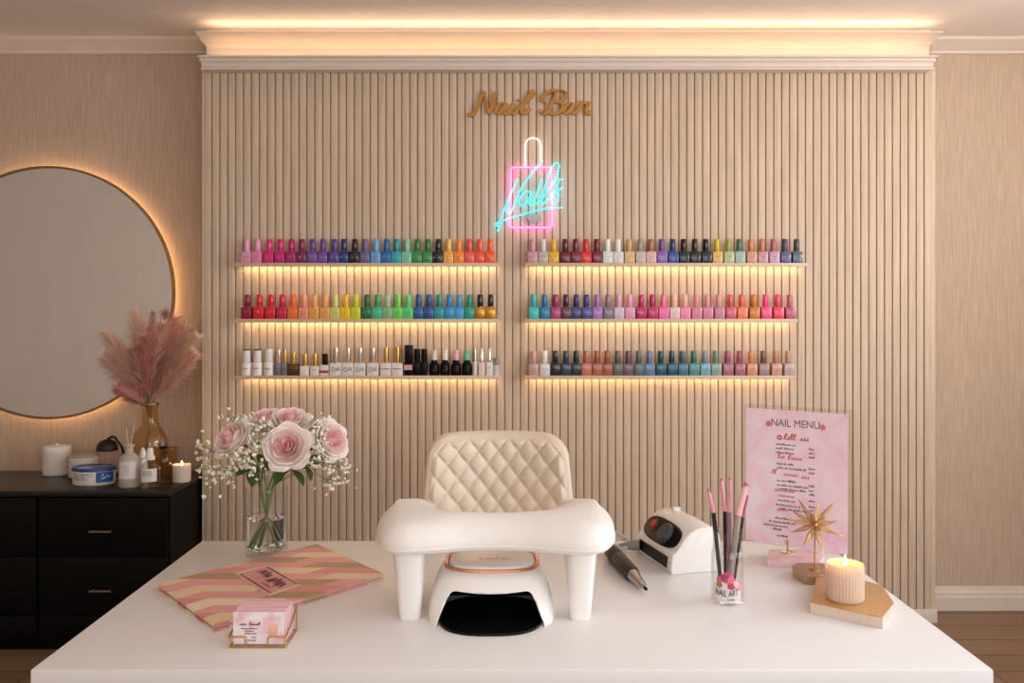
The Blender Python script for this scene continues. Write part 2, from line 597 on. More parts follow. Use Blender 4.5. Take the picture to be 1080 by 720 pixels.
def chair_back():
    b = B()
    NU, NV = 150, 130
    z0, z1 = 0.46, 0.881

    def halfw(z):
        t = (z - z0) / (z1 - z0)
        w = 0.232 - 0.020 * t - 0.012 * t * t
        rc = 0.064
        if z > z1 - rc:
            q = (z - (z1 - rc)) / rc
            w -= rc * 0.95 * (1 - math.sqrt(max(0, 1 - q ** 2.3)))
        if z < z0 + 0.05:
            q = (z0 + 0.05 - z) / 0.05
            w -= 0.05 * (1 - math.sqrt(max(0, 1 - q * q)))
        return w
    dx, dz = 0.0585, 0.0735
    zs = []
    for j in range(NV + 1):
        t = j / NV
        zs.append(z0 + (z1 - z0) * (0.5 - 0.5 * math.cos(PI * (0.12 + 0.88 * t)) - 0.0350) / (1 - 0.0350))
    zs[0], zs[-1] = z0, z1 - 1e-4
    front, back = [], []
    for z in zs:
        w = halfw(min(z, z1 - 1e-4))
        fr, bk = [], []
        for i in range(NU + 1):
            u = -1 + 2 * i / NU
            u = math.sin(u * PI / 2) * 0.35 + u * 0.65
            x = u * w
            arch = 0.006 * (1 - (x / 0.22) ** 2)
            zz = z + arch * (z - z0) / (z1 - z0)
            tq = (z - z0) / (z1 - z0)
            wb = 0.232 - 0.020 * tq - 0.012 * tq * tq
            qx, qz = abs(x) - (wb - 0.064), z - (z1 - 0.064)
            ed = 0.064 - math.hypot(qx, qz) if (qx > 0 and qz > 0) else min(wb - abs(x), z1 - z)
            ed = max(0.0, min(ed, w - abs(x) + 0.001, z - z0 + 0.02))
            rnd = math.sqrt(max(0, 1 - (1 - min(ed, 0.028) / 0.028) ** 2))
            a, c = x / dx + (z - 0.02) / dz, x / dx - (z - 0.02) / dz
            q = (abs(math.sin(PI * a)) * abs(math.sin(PI * c))) ** 0.36
            fade = min(1, max(0, (ed - 0.016) / 0.016))
            cur = -0.07 * (x / 0.22) ** 2 + 0.05 * (z - z0) / (z1 - z0)
            y = CY + cur + 0.03 - 0.030 * rnd - 0.0135 * q * fade
            fr.append(Vector((CX + x, y, zz)))
            bk.append(Vector((CX + x, CY + cur + 0.03 + 0.035 * rnd, zz)))
        front.append(fr)
        back.append(bk)
    bm = b.bm
    vf = [[bm.verts.new(p) for p in r] for r in front]
    vb = [[bm.verts.new(p) for p in r] for r in back]
    n, m_ = len(vf), len(vf[0])
    for j in range(n - 1):
        for i in range(m_ - 1):
            bm.faces.new((vf[j][i], vf[j][i + 1], vf[j + 1][i + 1], vf[j + 1][i]))
            bm.faces.new((vb[j][i], vb[j + 1][i], vb[j + 1][i + 1], vb[j][i + 1]))
        bm.faces.new((vf[j][0], vf[j + 1][0], vb[j + 1][0], vb[j][0]))
        bm.faces.new((vf[j][-1], vb[j][-1], vb[j + 1][-1], vf[j + 1][-1]))
    for i in range(m_ - 1):
        bm.faces.new((vf[0][i], vb[0][i], vb[0][i + 1], vf[0][i + 1]))
        bm.faces.new((vf[-1][i], vf[-1][i + 1], vb[-1][i + 1], vb[-1][i]))
    return b


chair_back().build('backrest', M_LEATHER, chair, smooth=60)
b = B()
o0 = superellipse(0.235, 0.22, 3.2, 48, (CX, CY - 0.20))
rings = []
for k, (ins, z) in enumerate(((0.02, 0.40), (0.004, 0.408), (0, 0.43), (0.0, 0.46), (0.006, 0.475), (0.022, 0.484), (0.06, 0.488))):
    rings.append([Vector((CX + (p[0] - CX) * (1 - ins / 0.235), CY - 0.2 + (p[1] - CY + 0.2) * (1 - ins / 0.22), z)) for p in o0])
b.rings(rings)
b.build('seat', M_LEATHER, chair)
B().lathe([(0.05, 0.399), (0.05, 0.36), (0.028, 0.35), (0.028, 0.05)], 24, (CX, CY - 0.2, 0)).build('pedestal', M_SILVER, chair)
B().lathe([(0, 0), (0.24, 0), (0.24, 0.012), (0.20, 0.02), (0.04, 0.05), (0, 0.05)], 48, (CX, CY - 0.2, 0)).build('base', M_SILVER, chair)

# ------------------------------------------------------------------ padded arm rest on the desk
AX = -0.0275
rest = thing('arm_rest', 'white padded manicure arm rest on two tapered legs on the desk', 'arm rest', (AX, 1.40, TZ))
half = [(0.0, 1.368), (0.05, 1.364), (0.10, 1.350), (0.145, 1.343), (0.176, 1.358), (0.193, 1.395), (0.200, 1.44), (0.201, 1.485), (0.191, 1.528),
        (0.171, 1.556), (0.143, 1.568), (0.117, 1.555), (0.100, 1.515), (0.078, 1.474), (0.045, 1.455), (0.0, 1.449)]
loop = [(AX + x, y, 0) for x, y in half] + [(AX - x, y, 0) for x, y in reversed(half[1:-1])]
ol = spline(loop, 6, closed=True)
nO = len(ol)
# inward normals
area = sum(ol[i].x * ol[(i + 1) % nO].y - ol[(i + 1) % nO].x * ol[i].y for i in range(nO))
sgn = 1 if area > 0 else -1


def inset(d):
    out = []
    for i in range(nO):
        t = (ol[(i + 1) % nO] - ol[i - 1]).normalized()
        n = Vector((-t.y, t.x, 0)) * sgn
        out.append(ol[i] + n * d)
    return out


PZ = 0.8585
rings = []
prof = [(0.012, 0.0), (0.003, 0.001), (0.0, 0.004), (0.0, 0.008), (-0.0015, 0.014), (-0.001, 0.022), (0.002, 0.030), (0.007, 0.038), (0.014, 0.0445), (0.022, 0.0485)]
for d, z in prof:
    rings.append([Vector((p.x, p.y, PZ + z)) for p in inset(d)])
b = B()
vr = b.rings(rings, cap1=False)[-1]
hN = nO // 4
prev = None
NC = 8
for k in list(range(hN, -1, -1)) + [-q for q in range(1, hN + 1)]:
    f_, bk_ = vr[k % nO], vr[(nO // 2 - k) % nO]
    if f_ is bk_:
        row_ = [f_] * (NC + 1)
    else:
        row_ = [f_] + [b.bm.verts.new(f_.co.lerp(bk_.co, i / NC) + Vector((0, 0, 0.0075 * math.sin(PI * i / NC) * min(1, (f_.co - bk_.co).length / 0.05)))) for i in range(1, NC)] + [bk_]
    if prev:
        for i in range(NC):
            fv = []
            for v_ in (prev[i], prev[i + 1], row_[i + 1], row_[i]):
                if v_ not in fv:
                    fv.append(v_)
            if len(fv) > 2:
                b.bm.faces.new(fv)
    prev = row_
for _ in range(4):
    bmesh.ops.smooth_vert(b.bm, verts=b.bm.verts, factor=0.5, use_axis_x=True, use_axis_y=True, use_axis_z=True)
b.build('cushion', M_PAD, rest, smooth=60)
b = B()
b.tube([Vector((p.x, p.y, PZ + 0.0095)) for p in inset(-0.0008)], 0.0013, 6, closed=True)
b.build('piping', M_PAD, rest)
for s in (-1, 1):
    cx = AX + s * 0.137
    b = B()
    rr = []
    for t in (0, 0.04, 0.3, 0.6, 1.0):
        w = 0.0172 + (0.0268 - 0.0172) * t
        d0 = 1.366 - 0.012 * t
        d1 = 1.395 + 0.055 * t
        xo = cx + s * 0.002 * t
        k = superellipse(w * (0.9 if t == 0 else 1), (d1 - d0) / 2, 3.5, 28, (xo, (d0 + d1) / 2))
        rr.append([Vector((p[0], p[1], TZ + 0.0002 + (PZ - TZ + 0.002) * t)) for p in k])
    b.rings(rr)
    b.build('leg', M_PLASTIC, rest, smooth=50)

# ------------------------------------------------------------------ nail lamp
NX, NY = -0.034, 1.425
lamp = thing('nail_lamp', 'white curing nail lamp with rose gold ring under the arm rest', 'nail lamp', (NX, NY, TZ))
b = B()
rr = []
for k in range(15):
    s = k / 14
    w = 0.1035 - 0.020 * s ** 2.0
    f0 = -0.098 + 0.052 * s ** 1.4
    f1 = 0.098 - 0.012 * s ** 2
    if s > 0.93:
        w -= 0.002
        f0 += 0.002
    q = superellipse(w, (f1 - f0) / 2, 4.0 - 0.9 * s, 64, (NX, NY + (f0 + f1) / 2))
    rr.append([Vector((p[0], p[1], TZ + 0.0002 + 0.068 * (s if s < 1 else 1))) for p in q])
b.rings(rr)
shell = b.build('housing', [M_PLASTIC], lamp, smooth=50)
# arched opening cut through the front
cb = B()
half_arch = [(0.0915, -0.01), (0.0875, 0.006), (0.0745, 0.036), (0.0690, 0.0445), (0.0645, 0.0478), (0.058, 0.0488), (0.045, 0.0480), (0.025, 0.0466)]
arch = [(-x, z) for x, z in half_arch] + [(0.0, 0.0460)] + list(reversed(half_arch))
cb.rings([[Vector((NX + p[0], NY - 0.2, TZ + p[1])) for p in arch], [Vector((NX + p[0] * 0.9, NY + 0.06, TZ + p[1] * (0.98 if p[1] > 0 else 1))) for p in arch]])
cut = cb.build('opening', [M_BLACKPL], lamp)
md = shell.modifiers.new('cut', 'BOOLEAN')
md.object = cut
md.operation = 'DIFFERENCE'
md.solver = 'EXACT'
try:
    md.material_mode = 'TRANSFER'
except Exception:
    pass
dg = bpy.context.evaluated_depsgraph_get()
dg.update()
me = bpy.data.meshes.new_from_object(shell.evaluated_get(dg))
shell.modifiers.clear()
shell.data = me
bpy.data.objects.remove(cut)
# black floor tray, lid, ring
q = superellipse(0.0835, 0.086, 2.7, 48, (NX, NY - 0.039))
B().prism([p for p in q], TZ + 0.0003, TZ + 0.0045, 0.0012).build('floor_tray', M_BLACKPL, lamp)
LZ = TZ + 0.0682
q = superellipse(0.0725, 0.056, 2.9, 64, (NX, NY + 0.030))
rr = []
for ins, z in ((0, 0), (0, 0.004), (0.002, 0.0062), (0.006, 0.0072), (0.03, 0.0078)):
    rr.append([Vector((NX + (p[0] - NX) * (1 - ins / 0.0725), NY + 0.03 + (p[1] - NY - 0.03) * (1 - ins / 0.056), LZ + z)) for p in q])
b = B()
b.rings(rr)
lid = b.build('top_plate', M_PLASTIC, lamp, smooth=50)
q = superellipse(0.0775, 0.061, 2.9, 64, (NX, NY + 0.030))
B().tube([Vector((p[0], p[1], LZ + 0.0012)) for p in q], 0.0036, 8, closed=True).build('trim_ring', M_ROSEGOLD, lamp)
b = B()
fm = lambda u, v, d: Vector((NX + u, NY + 0.005 + v, LZ + 0.0079 + d))
rs = random.Random(3)
for x0, x1 in ((-0.022, 0.012), (0.016, 0.030)):
    scribble(b, fm, x0, x1, 0.016, 0.010, 0.0016, rs)
b.build('logo_print', M_ROSEGOLD, lid)
B().box((NX + 0.0, NY - 0.047, TZ + 0.0620), (0.036, 0.006, 0.0036), 0.001, Euler((0.7, 0, 0))).build('power_button', mat('rose button', (222, 190, 178), 0.3), lamp)

# ------------------------------------------------------------------ electric nail drill: control box
K0 = Vector((0.257, 1.765, TZ))      # left end of the front foot
K1 = Vector((0.300, 1.601, TZ))      # right end of the front foot
ku = (K1 - K0).normalized()
kn = Vector((-ku.y, ku.x, 0))        # into the box
if kn.x < 0:
    kn = -kn
KW = (K1 - K0).length
dbox = thing('nail_drill_machine', 'white electric nail drill box with black knob panel beside the pen jar', 'nail drill', tuple((K0 + K1) / 2 + kn * 0.05))


def K(u, d, z):
    return K0 + ku * u + kn * d + Vector((0, 0, z))


prof = [(0.000, 0.0005), (-0.002, 0.012), (0.001, 0.034), (0.004, 0.038), (0.010, 0.041), (0.018, 0.052), (0.028, 0.066), (0.040, 0.077), (0.056, 0.084), (0.075, 0.085),
        (0.090, 0.081), (0.098, 0.072), (0.102, 0.055), (0.102, 0.0005)]
rings = []
for t, sc_ in ((0.0, 0.93), (0.012, 0.985), (0.03, 1.0), (0.5, 1.03), (0.97, 1.0), (0.988, 0.985), (1.0, 0.93)):
    rings.append([K(t * KW, 0.05 + (d - 0.05) * (0.97 if sc_ < 0.95 else 1), z * sc_ if z > 0.001 else z) for d, z in prof])
b = B()
b.rings(rings)
body = b.build('housing', M_PLASTIC, dbox, smooth=40)


def slope(u, v, d):
    """on the sloping face: u along the width, v up the slope, d out of it"""
    p0, p1 = Vector((0.0095, 0.0405)), Vector((0.0345, 0.0745))
    a = p1 - p0
    n = Vector((-a.y, a.x)).normalized()
    q = p0 + a * v + n * d
    return K(u, q.x, q.y)


pan = superellipse(0.074, 0.60, 2.7, 40, (KW * 0.49, 0.49))
b = B()
b.rings([[slope(p[0], p[1], -0.002) for p in pan], [slope(p[0], p[1], 0.0042) for p in pan],
         [slope(KW * .5 + (p[0] - KW * .5) * 0.96, .47 + (p[1] - .47) * 0.95, 0.0056) for p in pan]])
panel = b.build('control_panel', M_BLACKPL, dbox)
b = B()


def kdisc(b, u, v, r, d0, d1, seg=28, taper=0.9):
    ln = 0.0425
    b.rings([[slope(u + r * math.cos(2 * PI * k / seg), v + r / ln * math.sin(2 * PI * k / seg), d0) for k in range(seg)],
             [slope(u + r * taper ** .3 * math.cos(2 * PI * k / seg), v + r * taper ** .3 / ln * math.sin(2 * PI * k / seg), d1 - 0.002) for k in range(seg)],
             [slope(u + r * taper * math.cos(2 * PI * k / seg), v + r * taper / ln * math.sin(2 * PI * k / seg), d1) for k in range(seg)]])


kdisc(b, KW * 0.64, 0.47, 0.0215, 0.005, 0.0150)
knob = b.build('speed_knob', M_DARKGREY, panel)
b = B()
kdisc(b, KW * 0.27, 0.56, 0.0165, 0.005, 0.0068)
b.build('button_ring', mat('dark red ring', (58, 22, 22), 0.4), panel)
b = B()
kdisc(b, KW * 0.26, 0.60, 0.0095, 0.0062, 0.0085)
b.build('power_button', mat('red button', (200, 38, 40), 0.3), panel)
b = B()
b.rings([[K(u, -0.0030, z) for u, z in ((0.022, 0.008), (KW - 0.018, 0.008), (KW - 0.018, 0.029), (0.022, 0.029))],
         [K(u, 0.004, z) for u, z in ((0.022, 0.008), (KW - 0.018, 0.008), (KW - 0.018, 0.029), (0.022, 0.029))]])
strip = b.build('display_strip', M_BLACKPL, dbox)
b = B()
b.tube([K(0.026, -0.004, 0.017), K(0.022, -0.012, 0.017), K(0.016, -0.026, 0.0155), K(0.008, -0.042, 0.014)], [0.010, 0.0105, 0.0075, 0.004], 14)
b.build('cable_plug', mat('grey plug', (128, 126, 124), 0.5), dbox)
# small white latch on top
B().box(K(KW * 0.2, 0.074, 0.088), (0.016, 0.014, 0.010), 0.003).build('top_latch', M_PLASTIC, dbox)

# handpiece lying on the desk with its cable
tip, rear = on(681, 620.5, TZ + 0.0095), on(642, 578, TZ + 0.0152)
hd = (tip - rear)
hl = hd.length
hd.normalize()
hp = thing('drill_handpiece', 'dark drill handpiece with steel tip lying on the desk left of the drill box', 'drill handpiece', (tip.x * .5 + rear.x * .5, tip.y * .5 + rear.y * .5, TZ))


def hseg(a, b_, ra, rb, name, m, n=6, parent=hp):
    bb = B()
    ts = [a + (b_ - a) * i / n for i in range(n + 1)]
    bb.tube([rear + hd * hl * t for t in ts], [ra + (rb - ra) * i / n for i in range(n + 1)], 20)
    return bb.build(name, m, parent)


bb = B()
pr = [(0.06, 0.0125), (0.08, 0.0145), (0.26, 0.0150), (0.28, 0.0138), (0.30, 0.0138), (0.32, 0.0150), (0.66, 0.0142), (0.70, 0.0125)]
bb.tube([rear + hd * hl * t for t, r in pr], [r for t, r in pr], 24)
grip = bb.build('grip', mat('dark handpiece', (40, 36, 34), 0.45, 0.1), hp)
hseg(-0.02, 0.07, 0.0105, 0.0122, 'rear_collar', M_SILVER, 4)
bb = B()
pr = [(0.69, 0.0118), (0.74, 0.0112), (0.76, 0.0098), (0.88, 0.0078), (0.97, 0.0058), (0.985, 0.005)]
bb.tube([rear + hd * hl * t for t, r in pr], [r for t, r in pr], 20)
bb.build('steel_nose', M_SILVER, hp)
hseg(0.98, 1.01, 0.0034, 0.003, 'chuck', M_BLACKPL, 2)
bb = B()
endp = K(0.0055, -0.0472, 0.0135)
pts = [rear - hd * hl * 0.02, rear - hd * 0.03 + Vector((0.004, 0, 0.012)), rear - hd * 0.05 + Vector((0.022, 0.0, 0.02)), Vector((rear.x + 0.045, rear.y + 0.025, TZ + 0.022)),
       (Vector((rear.x + 0.045, rear.y + 0.0, TZ + 0.008)) + endp) / 2, endp]
bb.tube(spline(pts, 10), 0.0038, 10)
bb.build('cable', mat('grey cable', (186, 182, 178), 0.4), hp)

# ------------------------------------------------------------------ jar with brushes
JX, JY = 0.3685, 1.46
jar = thing('brush_jar', 'clear glass jar lettered NAIL ART holding pink brushes on the desk', 'jar', (JX, JY, TZ))
b = B()
b.lathe([(0, 0.0003), (0.0262, 0.0003), (0.0275, 0.003), (0.0277, 0.078), (0.0270, 0.083), (0.0247, 0.086), (0.0243, 0.089), (0.0246, 0.113), (0.0254, 0.118), (0.0254, 0.1205),
         (0.0242, 0.1212), (0.0232, 0.1195), (0.0228, 0.09), (0.0250, 0.080), (0.0257, 0.075), (0.0255, 0.010), (0.023, 0.008), (0, 0.008)], 48, (JX, JY, TZ))
b.build('glass_body', M_GLASS, jar)
B().tube([Vector((JX + 0.0251 * math.cos(2 * PI * k / 48), JY + 0.0251 * math.sin(2 * PI * k / 48), TZ + 0.0865)) for k in range(48)], 0.0012, 6, closed=True).build('shoulder_ring', M_GLASS, jar)


def cyl(r0):
    def f(u, v, d):
        a = -PI / 2 + math.atan2(-JX, JY) * -1.0 * 0 + u / r0
        return Vector((JX + (r0 + d) * math.cos(a), JY + (r0 + d) * math.sin(a), TZ + v))
    return f


fm = cyl(0.0279)
fros = bpy.data.materials.new('frosted sticker')
fros.use_nodes = True
nt = fros.node_tree
nt.nodes['Principled BSDF'].inputs['Base Color'].default_value = rgb((236, 228, 226))
nt.nodes['Principled BSDF'].inputs['Roughness'].default_value = 0.5
tr = nt.nodes.new('ShaderNodeBsdfTransparent')
mx = nt.nodes.new('ShaderNodeMixShader')
mx.inputs[0].default_value = 0.78
nt.links.new(tr.outputs[0], mx.inputs[1])
nt.links.new(nt.nodes['Principled BSDF'].outputs[0], mx.inputs[2])
nt.links.new(mx.outputs[0], nt.nodes['Material Output'].inputs[0])
b = B()
b.rings([[fm(-0.034 + 0.052 * i / 24, v, d) for v, d in ((0.005, 0.0), (0.033 + 0.010 * math.sin(PI * i / 24), 0.0), (0.033 + 0.010 * math.sin(PI * i / 24), 0.0003), (0.005, 0.0003))] for i in range(25)])
b.build('sticker', fros, jar)
b = B()
for body_, u0, wid, sl_, v0 in (('NAIL', -0.0275, 0.0190, -0.10, 0.0175), ('ART', -0.0055, 0.0165, 0.14, 0.0160)):
    pol = text_mesh(body_, 0.0150)
    lo_ = min(p[0] for q in pol for p in q)
    hi_ = max(p[0] for q in pol for p in q)
    for poly in pol:
        q = [(u0 + (p[0] - lo_) / (hi_ - lo_) * wid + p[1] * 0.10, v0 + p[1] + (p[0] - lo_) / (hi_ - lo_) * wid * sl_) for p in poly]
        b.rings([[fm(u, v, d) for u, v in q] for d in (0.0004, 0.0009)])
b.build('lettering', M_INK, jar)
b = B()
dashes(b, fm, -0.008, 0.006, 0.0095, 0.003, random.Random(2))
b.build('small_print', M_INK, jar)
fl = [(-0.008, 0.047, 0.0062, (150, 60, 95)), (-0.0005, 0.052, 0.0058, (190, 75, 110)), (-0.014, 0.043, 0.0060, (205, 95, 120)), (0.004, 0.044, 0.0078, (226, 110, 135)),
      (-0.004, 0.0435, 0.0055, (170, 80, 120)), (0.0055, 0.034, 0.0068, (196, 60, 85)), (-0.0145, 0.0345, 0.0055, (160, 125, 60)), (0.0135, 0.037, 0.0062, (238, 190, 190)),
      (0.0205, 0.031, 0.0060, (232, 150, 175)), (-0.001, 0.0495, 0.004, (110, 55, 75))]
for u, v, r, c in fl:
    u -= 0.006
    b = B()
    b.rings([[fm(u + r * (1 + 0.12 * math.cos(5 * t)) * math.cos(t) * k, v + r * (1 + 0.12 * math.cos(5 * t)) * math.sin(t) * k, d) for t in [2 * PI * i / 25 for i in range(25)]]
             for k, d in ((1, 0.0), (0.9, 0.0011), (0.45, 0.0016))])
    b.build('flower_decal', mat('decal %d %d %d' % c, c, 0.5), jar)
b = B()
b.rings([[fm(0.0075 + 0.0045 * math.cos(t) + 0.003 * math.sin(t), 0.036 + 0.0070 * math.sin(t), d) for t in [2 * PI * i / 20 for i in range(20)]] for d in (0.0, 0.0006)])
b.build('leaf_decal', mat('grey leaf', (120, 132, 136), 0.5), jar)

M_PINKROD = mat('pink handle', (226, 150, 165), 0.25, var=0.08, scale=60, coat=0.4)
M_FERR = mat('black ferrule', (30, 26, 28), 0.35)
M_GREYROD = mat('grey silver handle', (168, 158, 152), 0.35, 0.5)
# top (px, py), joint, and foot inside the jar; radius; colours; label
brushes = [
    ((747.5, 518), (752.5, 540), (-0.008, 0.006), 0.0036, M_PINKROD, M_FERR, 'pink brush with black lower handle leaning left in the jar', 0.0),
    ((761.0, 507), (764.5, 539), (0.000, 0.010), 0.0034, M_PINKROD, M_FERR, 'pink brush with black handle standing upright, second from left in jar', 0.012),
    ((770.0, 506), (769.5, 540), (-0.002, -0.008), 0.0034, M_PINKROD, mat('mauve handle', (150, 105, 120), 0.3), 'pink brush with mauve handle, tallest and middle of the jar', 0.002),
    ((786.5, 512), (778.5, 543), (-0.003, -0.0145), 0.0056, mat('pale pink pen', (232, 182, 180), 0.3), M_GREYROD, 'thick pale pink pen with silver end leaning right in the jar', -0.008),
    ((788.0, 525), (783.0, 545), (0.009, 0.002), 0.0030, mat('dusty red handle', (176, 92, 100), 0.35), M_FERR, 'short dusty red brush behind the thick pale pen in jar', 0.008),
]
for top, jt, foot, r, m1, m2, lab, dy in brushes:
    p0 = Vector((JX + foot[0], JY + foot[1], TZ + 0.0095))
    p1 = W(jt[0], jt[1], JY + dy)
    p2 = W(top[0], top[1], JY + dy * 1.2)
    # keep the rod inside the jar neck
    t = thing('nail_brush', lab, 'brush', tuple(p0), 'nail brushes in the glass jar')
    B().tube([p0, p0.lerp(p1, 0.05), p1], [r * 0.6, r * 0.9, r * 1.05], 12).build('handle', m2, t)
    B().tube([p1, p1.lerp(p2, 0.1), p1.lerp(p2, 0.85), p2], [r * 1.05, r * 1.0, r * 0.9, r * 0.55], 12).build('cap', m1, t)
    e = (p2 - p1).normalized()
    B().tube([p2, p2 + e * 0.003, p2 + e * 0.005], [r * 0.75, r * 0.75, r * 0.4], 10).build('end_bead', mat('rose bead', (190, 100, 112), 0.3), t)

# ------------------------------------------------------------------ menu sign
SL, SR = Vector((0.4815, 1.755, 0)), Vector((0.6475, 1.645, 0))
su = (SR - SL).normalized()
sn = Vector((su.y, -su.x, 0))          # towards the viewer
SWID = (SR - SL).length
SB, ST = 0.7755, 1.046
post = Vector((0.5525, 1.708, TZ))
sign = thing('menu_sign', 'pink printed NAIL MENU sheet in a clear acrylic stand on the desk', 'menu sign', tuple(post))


def S(u, v, d):
    """u along the sheet, v up in metres from the sheet's foot, d towards the viewer"""
    return SL + su * u + sn * d + Vector((0, 0, SB + v))


SH = ST - SB
b = B()
b.rings([[S(u, v, 0.0) for u, v in ((-0.003, -0.004), (SWID + 0.010, -0.004), (SWID + 0.010, SH + 0.008), (-0.003, SH + 0.008))],
         [S(u, v, -0.004) for u, v in ((-0.003, -0.004), (SWID + 0.010, -0.004), (SWID + 0.010, SH + 0.008), (-0.003, SH + 0.008))]])
sheetA = b.build('acrylic_panel', M_ACRYL, sign)
wc = bpy.data.materials.new('watercolour pink paper')
wc.use_nodes = True
nt = wc.node_tree
bs = nt.nodes['Principled BSDF']
tc = nt.nodes.new('ShaderNodeTexCoord')
nz = nt.nodes.new('ShaderNodeTexNoise')
nz.inputs['Scale'].default_value = 11
nz.inputs['Detail'].default_value = 5
nz.inputs['Distortion'].default_value = 1.2
nt.links.new(tc.outputs['Object'], nz.inputs['Vector'])
cr = nt.nodes.new('ShaderNodeValToRGB')
cr.color_ramp.elements[0].position = 0.36
cr.color_ramp.elements[0].color = rgb((240, 222, 232))
cr.color_ramp.elements[1].position = 0.80
cr.color_ramp.elements[1].color = rgb((232, 150, 178))
e = cr.color_ramp.elements.new(0.56)
e.color = rgb((238, 204, 220))
nt.links.new(nz.outputs['Fac'], cr.inputs['Fac'])
nt.links.new(cr.outputs['Color'], bs.inputs['Base Color'])
bs.inputs['Roughness'].default_value = 0.6
b = B()
b.rings([[S(u, v, 0.0006) for u, v in ((0, 0), (SWID, 0), (SWID, SH), (0, SH))],
         [S(u, v, 0.0016) for u, v in ((0, 0), (SWID, 0), (SWID, SH), (0, SH))]])
paper = b.build('menu_sheet', wc, sign)
# print: positions read as fractions of the sheet (x from left, y from top)
pf = lambda u, v, d: S(u, v, 0.0017 + d)


def fx(t):
    return t * SWID


def fy(t):
    return SH * (1 - t)


b = B()
for poly in text_mesh('NAIL MENU', 0.0215):
    b.rings([[pf(fx(0.5) + p[0] * 0.86, fy(0.122) + p[1], d) for p in poly] for d in (0.0, 0.0005)])
b.build('title_print', mat('grey title ink', (128, 108, 116), 0.7), paper)
M_RED = mat('red print', (206, 92, 96), 0.7)
b = B()
rs = random.Random(11)
for cx in (0.235, 0.765):
    for k in range(6):
        a = k * PI / 3 + 0.3
        c = (fx(cx), fy(0.108))
        b.ribbon([(c[0] + 0.001 * math.cos(a), c[1] + 0.001 * math.sin(a)), (c[0] + 0.0045 * math.cos(a), c[1] + 0.0045 * math.sin(a)), (c[0] + 0.007 * math.cos(a), c[1] + 0.007 * math.sin(a))], pf, 0.0024, d0=0, d1=0.0005)
for k in range(14):
    a = k * 2 * PI / 14
    b.ribbon([(fx(0.345) + 0.0022 * math.cos(a), fy(0.205) + 0.0022 * math.sin(a)), (fx(0.345) + 0.005 * math.cos(a), fy(0.205) + 0.005 * math.sin(a))], pf, 0.0022, d0=0, d1=0.0005)
b.build('flower_print', M_RED, paper)
heads = [[(0.39, 0.52, 0.205, 0.0125, 0.0026), (0.55, 0.65, 0.205, 0.0125, 0.0026)], [(0.33, 0.40, 0.348, 0.010, 0.0018), (0.43, 0.58, 0.352, 0.010, 0.0018)],
         [(0.27, 0.32, 0.468, 0.010, 0.0015), (0.39, 0.53, 0.475, 0.010, 0.0015), (0.56, 0.66, 0.482, 0.012, 0.0018)], [(0.30, 0.50, 0.600, 0.006, 0.0012)],
         [(0.33, 0.50, 0.635, 0.009, 0.0014)], [(0.32, 0.44, 0.742, 0.007, 0.0012)]]
for hd_ in heads:
    b = B()
    for x0, x1, y, h, w in hd_:
        scribble(b, pf, fx(x0), fx(x1), fy(y), h, w, rs)
    b.build('heading_print', M_RED, paper)
M_PLUM = mat('plum ink', (96, 78, 92), 0.7)
sections = [([(0.31, 0.50, 0.250), (0.31, 0.48, 0.280), (0.31, 0.49, 0.312)], (0.268, 0.298, 0.328)), ([(0.32, 0.48, 0.395), (0.32, 0.60, 0.425)], (0.412, 0.442)),
            ([(0.32, 0.50, 0.520), (0.32, 0.62, 0.553), (0.35, 0.60, 0.580)], (0.538, 0.570, 0.600)), ([(0.33, 0.50, 0.665), (0.31, 0.55, 0.700), (0.36, 0.62, 0.728)], (0.645, 0.690, 0.715)),
            ([(0.30, 0.46, 0.800), (0.24, 0.50, 0.830), (0.18, 0.42, 0.858), (0.28, 0.36, 0.885), (0.32, 0.42, 0.930)], ())]
for items, prices in sections:
    b = B()
    for x0, x1, y in items:
        dashes(b, pf, fx(x0), fx(x1), fy(y) - 0.003, 0.0040, rs)
    for y in prices:
        dashes(b, pf, fx(0.635), fx(0.69), fy(y) - 0.003, 0.0042, rs)
    b.build('price_list_print', M_PLUM, paper)
# clip post and block
B().tube([post + Vector((0, 0, 0.0135)) + sn * 0.004, Vector((post.x, post.y, SB + 0.012)) + sn * 0.004], 0.0018, 10).build('clip_post', M_GOLD, sign)
B().lathe([(0, 0.0123), (0.012, 0.0123), (0.012, 0.0140), (0, 0.0145)], 24, (post.x + sn.x * .004, post.y + sn.y * .004, TZ)).build('clip_foot', M_SILVER, sign)
B().prism([(0.4935, 1.650), (0.588, 1.637), (0.618, 1.690), (0.600, 1.728), (0.5205, 1.728)], TZ + 0.0003, TZ + 0.0122, 0.001).build('base_block', mat('rose marble', (236, 204, 204), 0.25, var=0.1, scale=30, col2=(226, 178, 184)), sign)

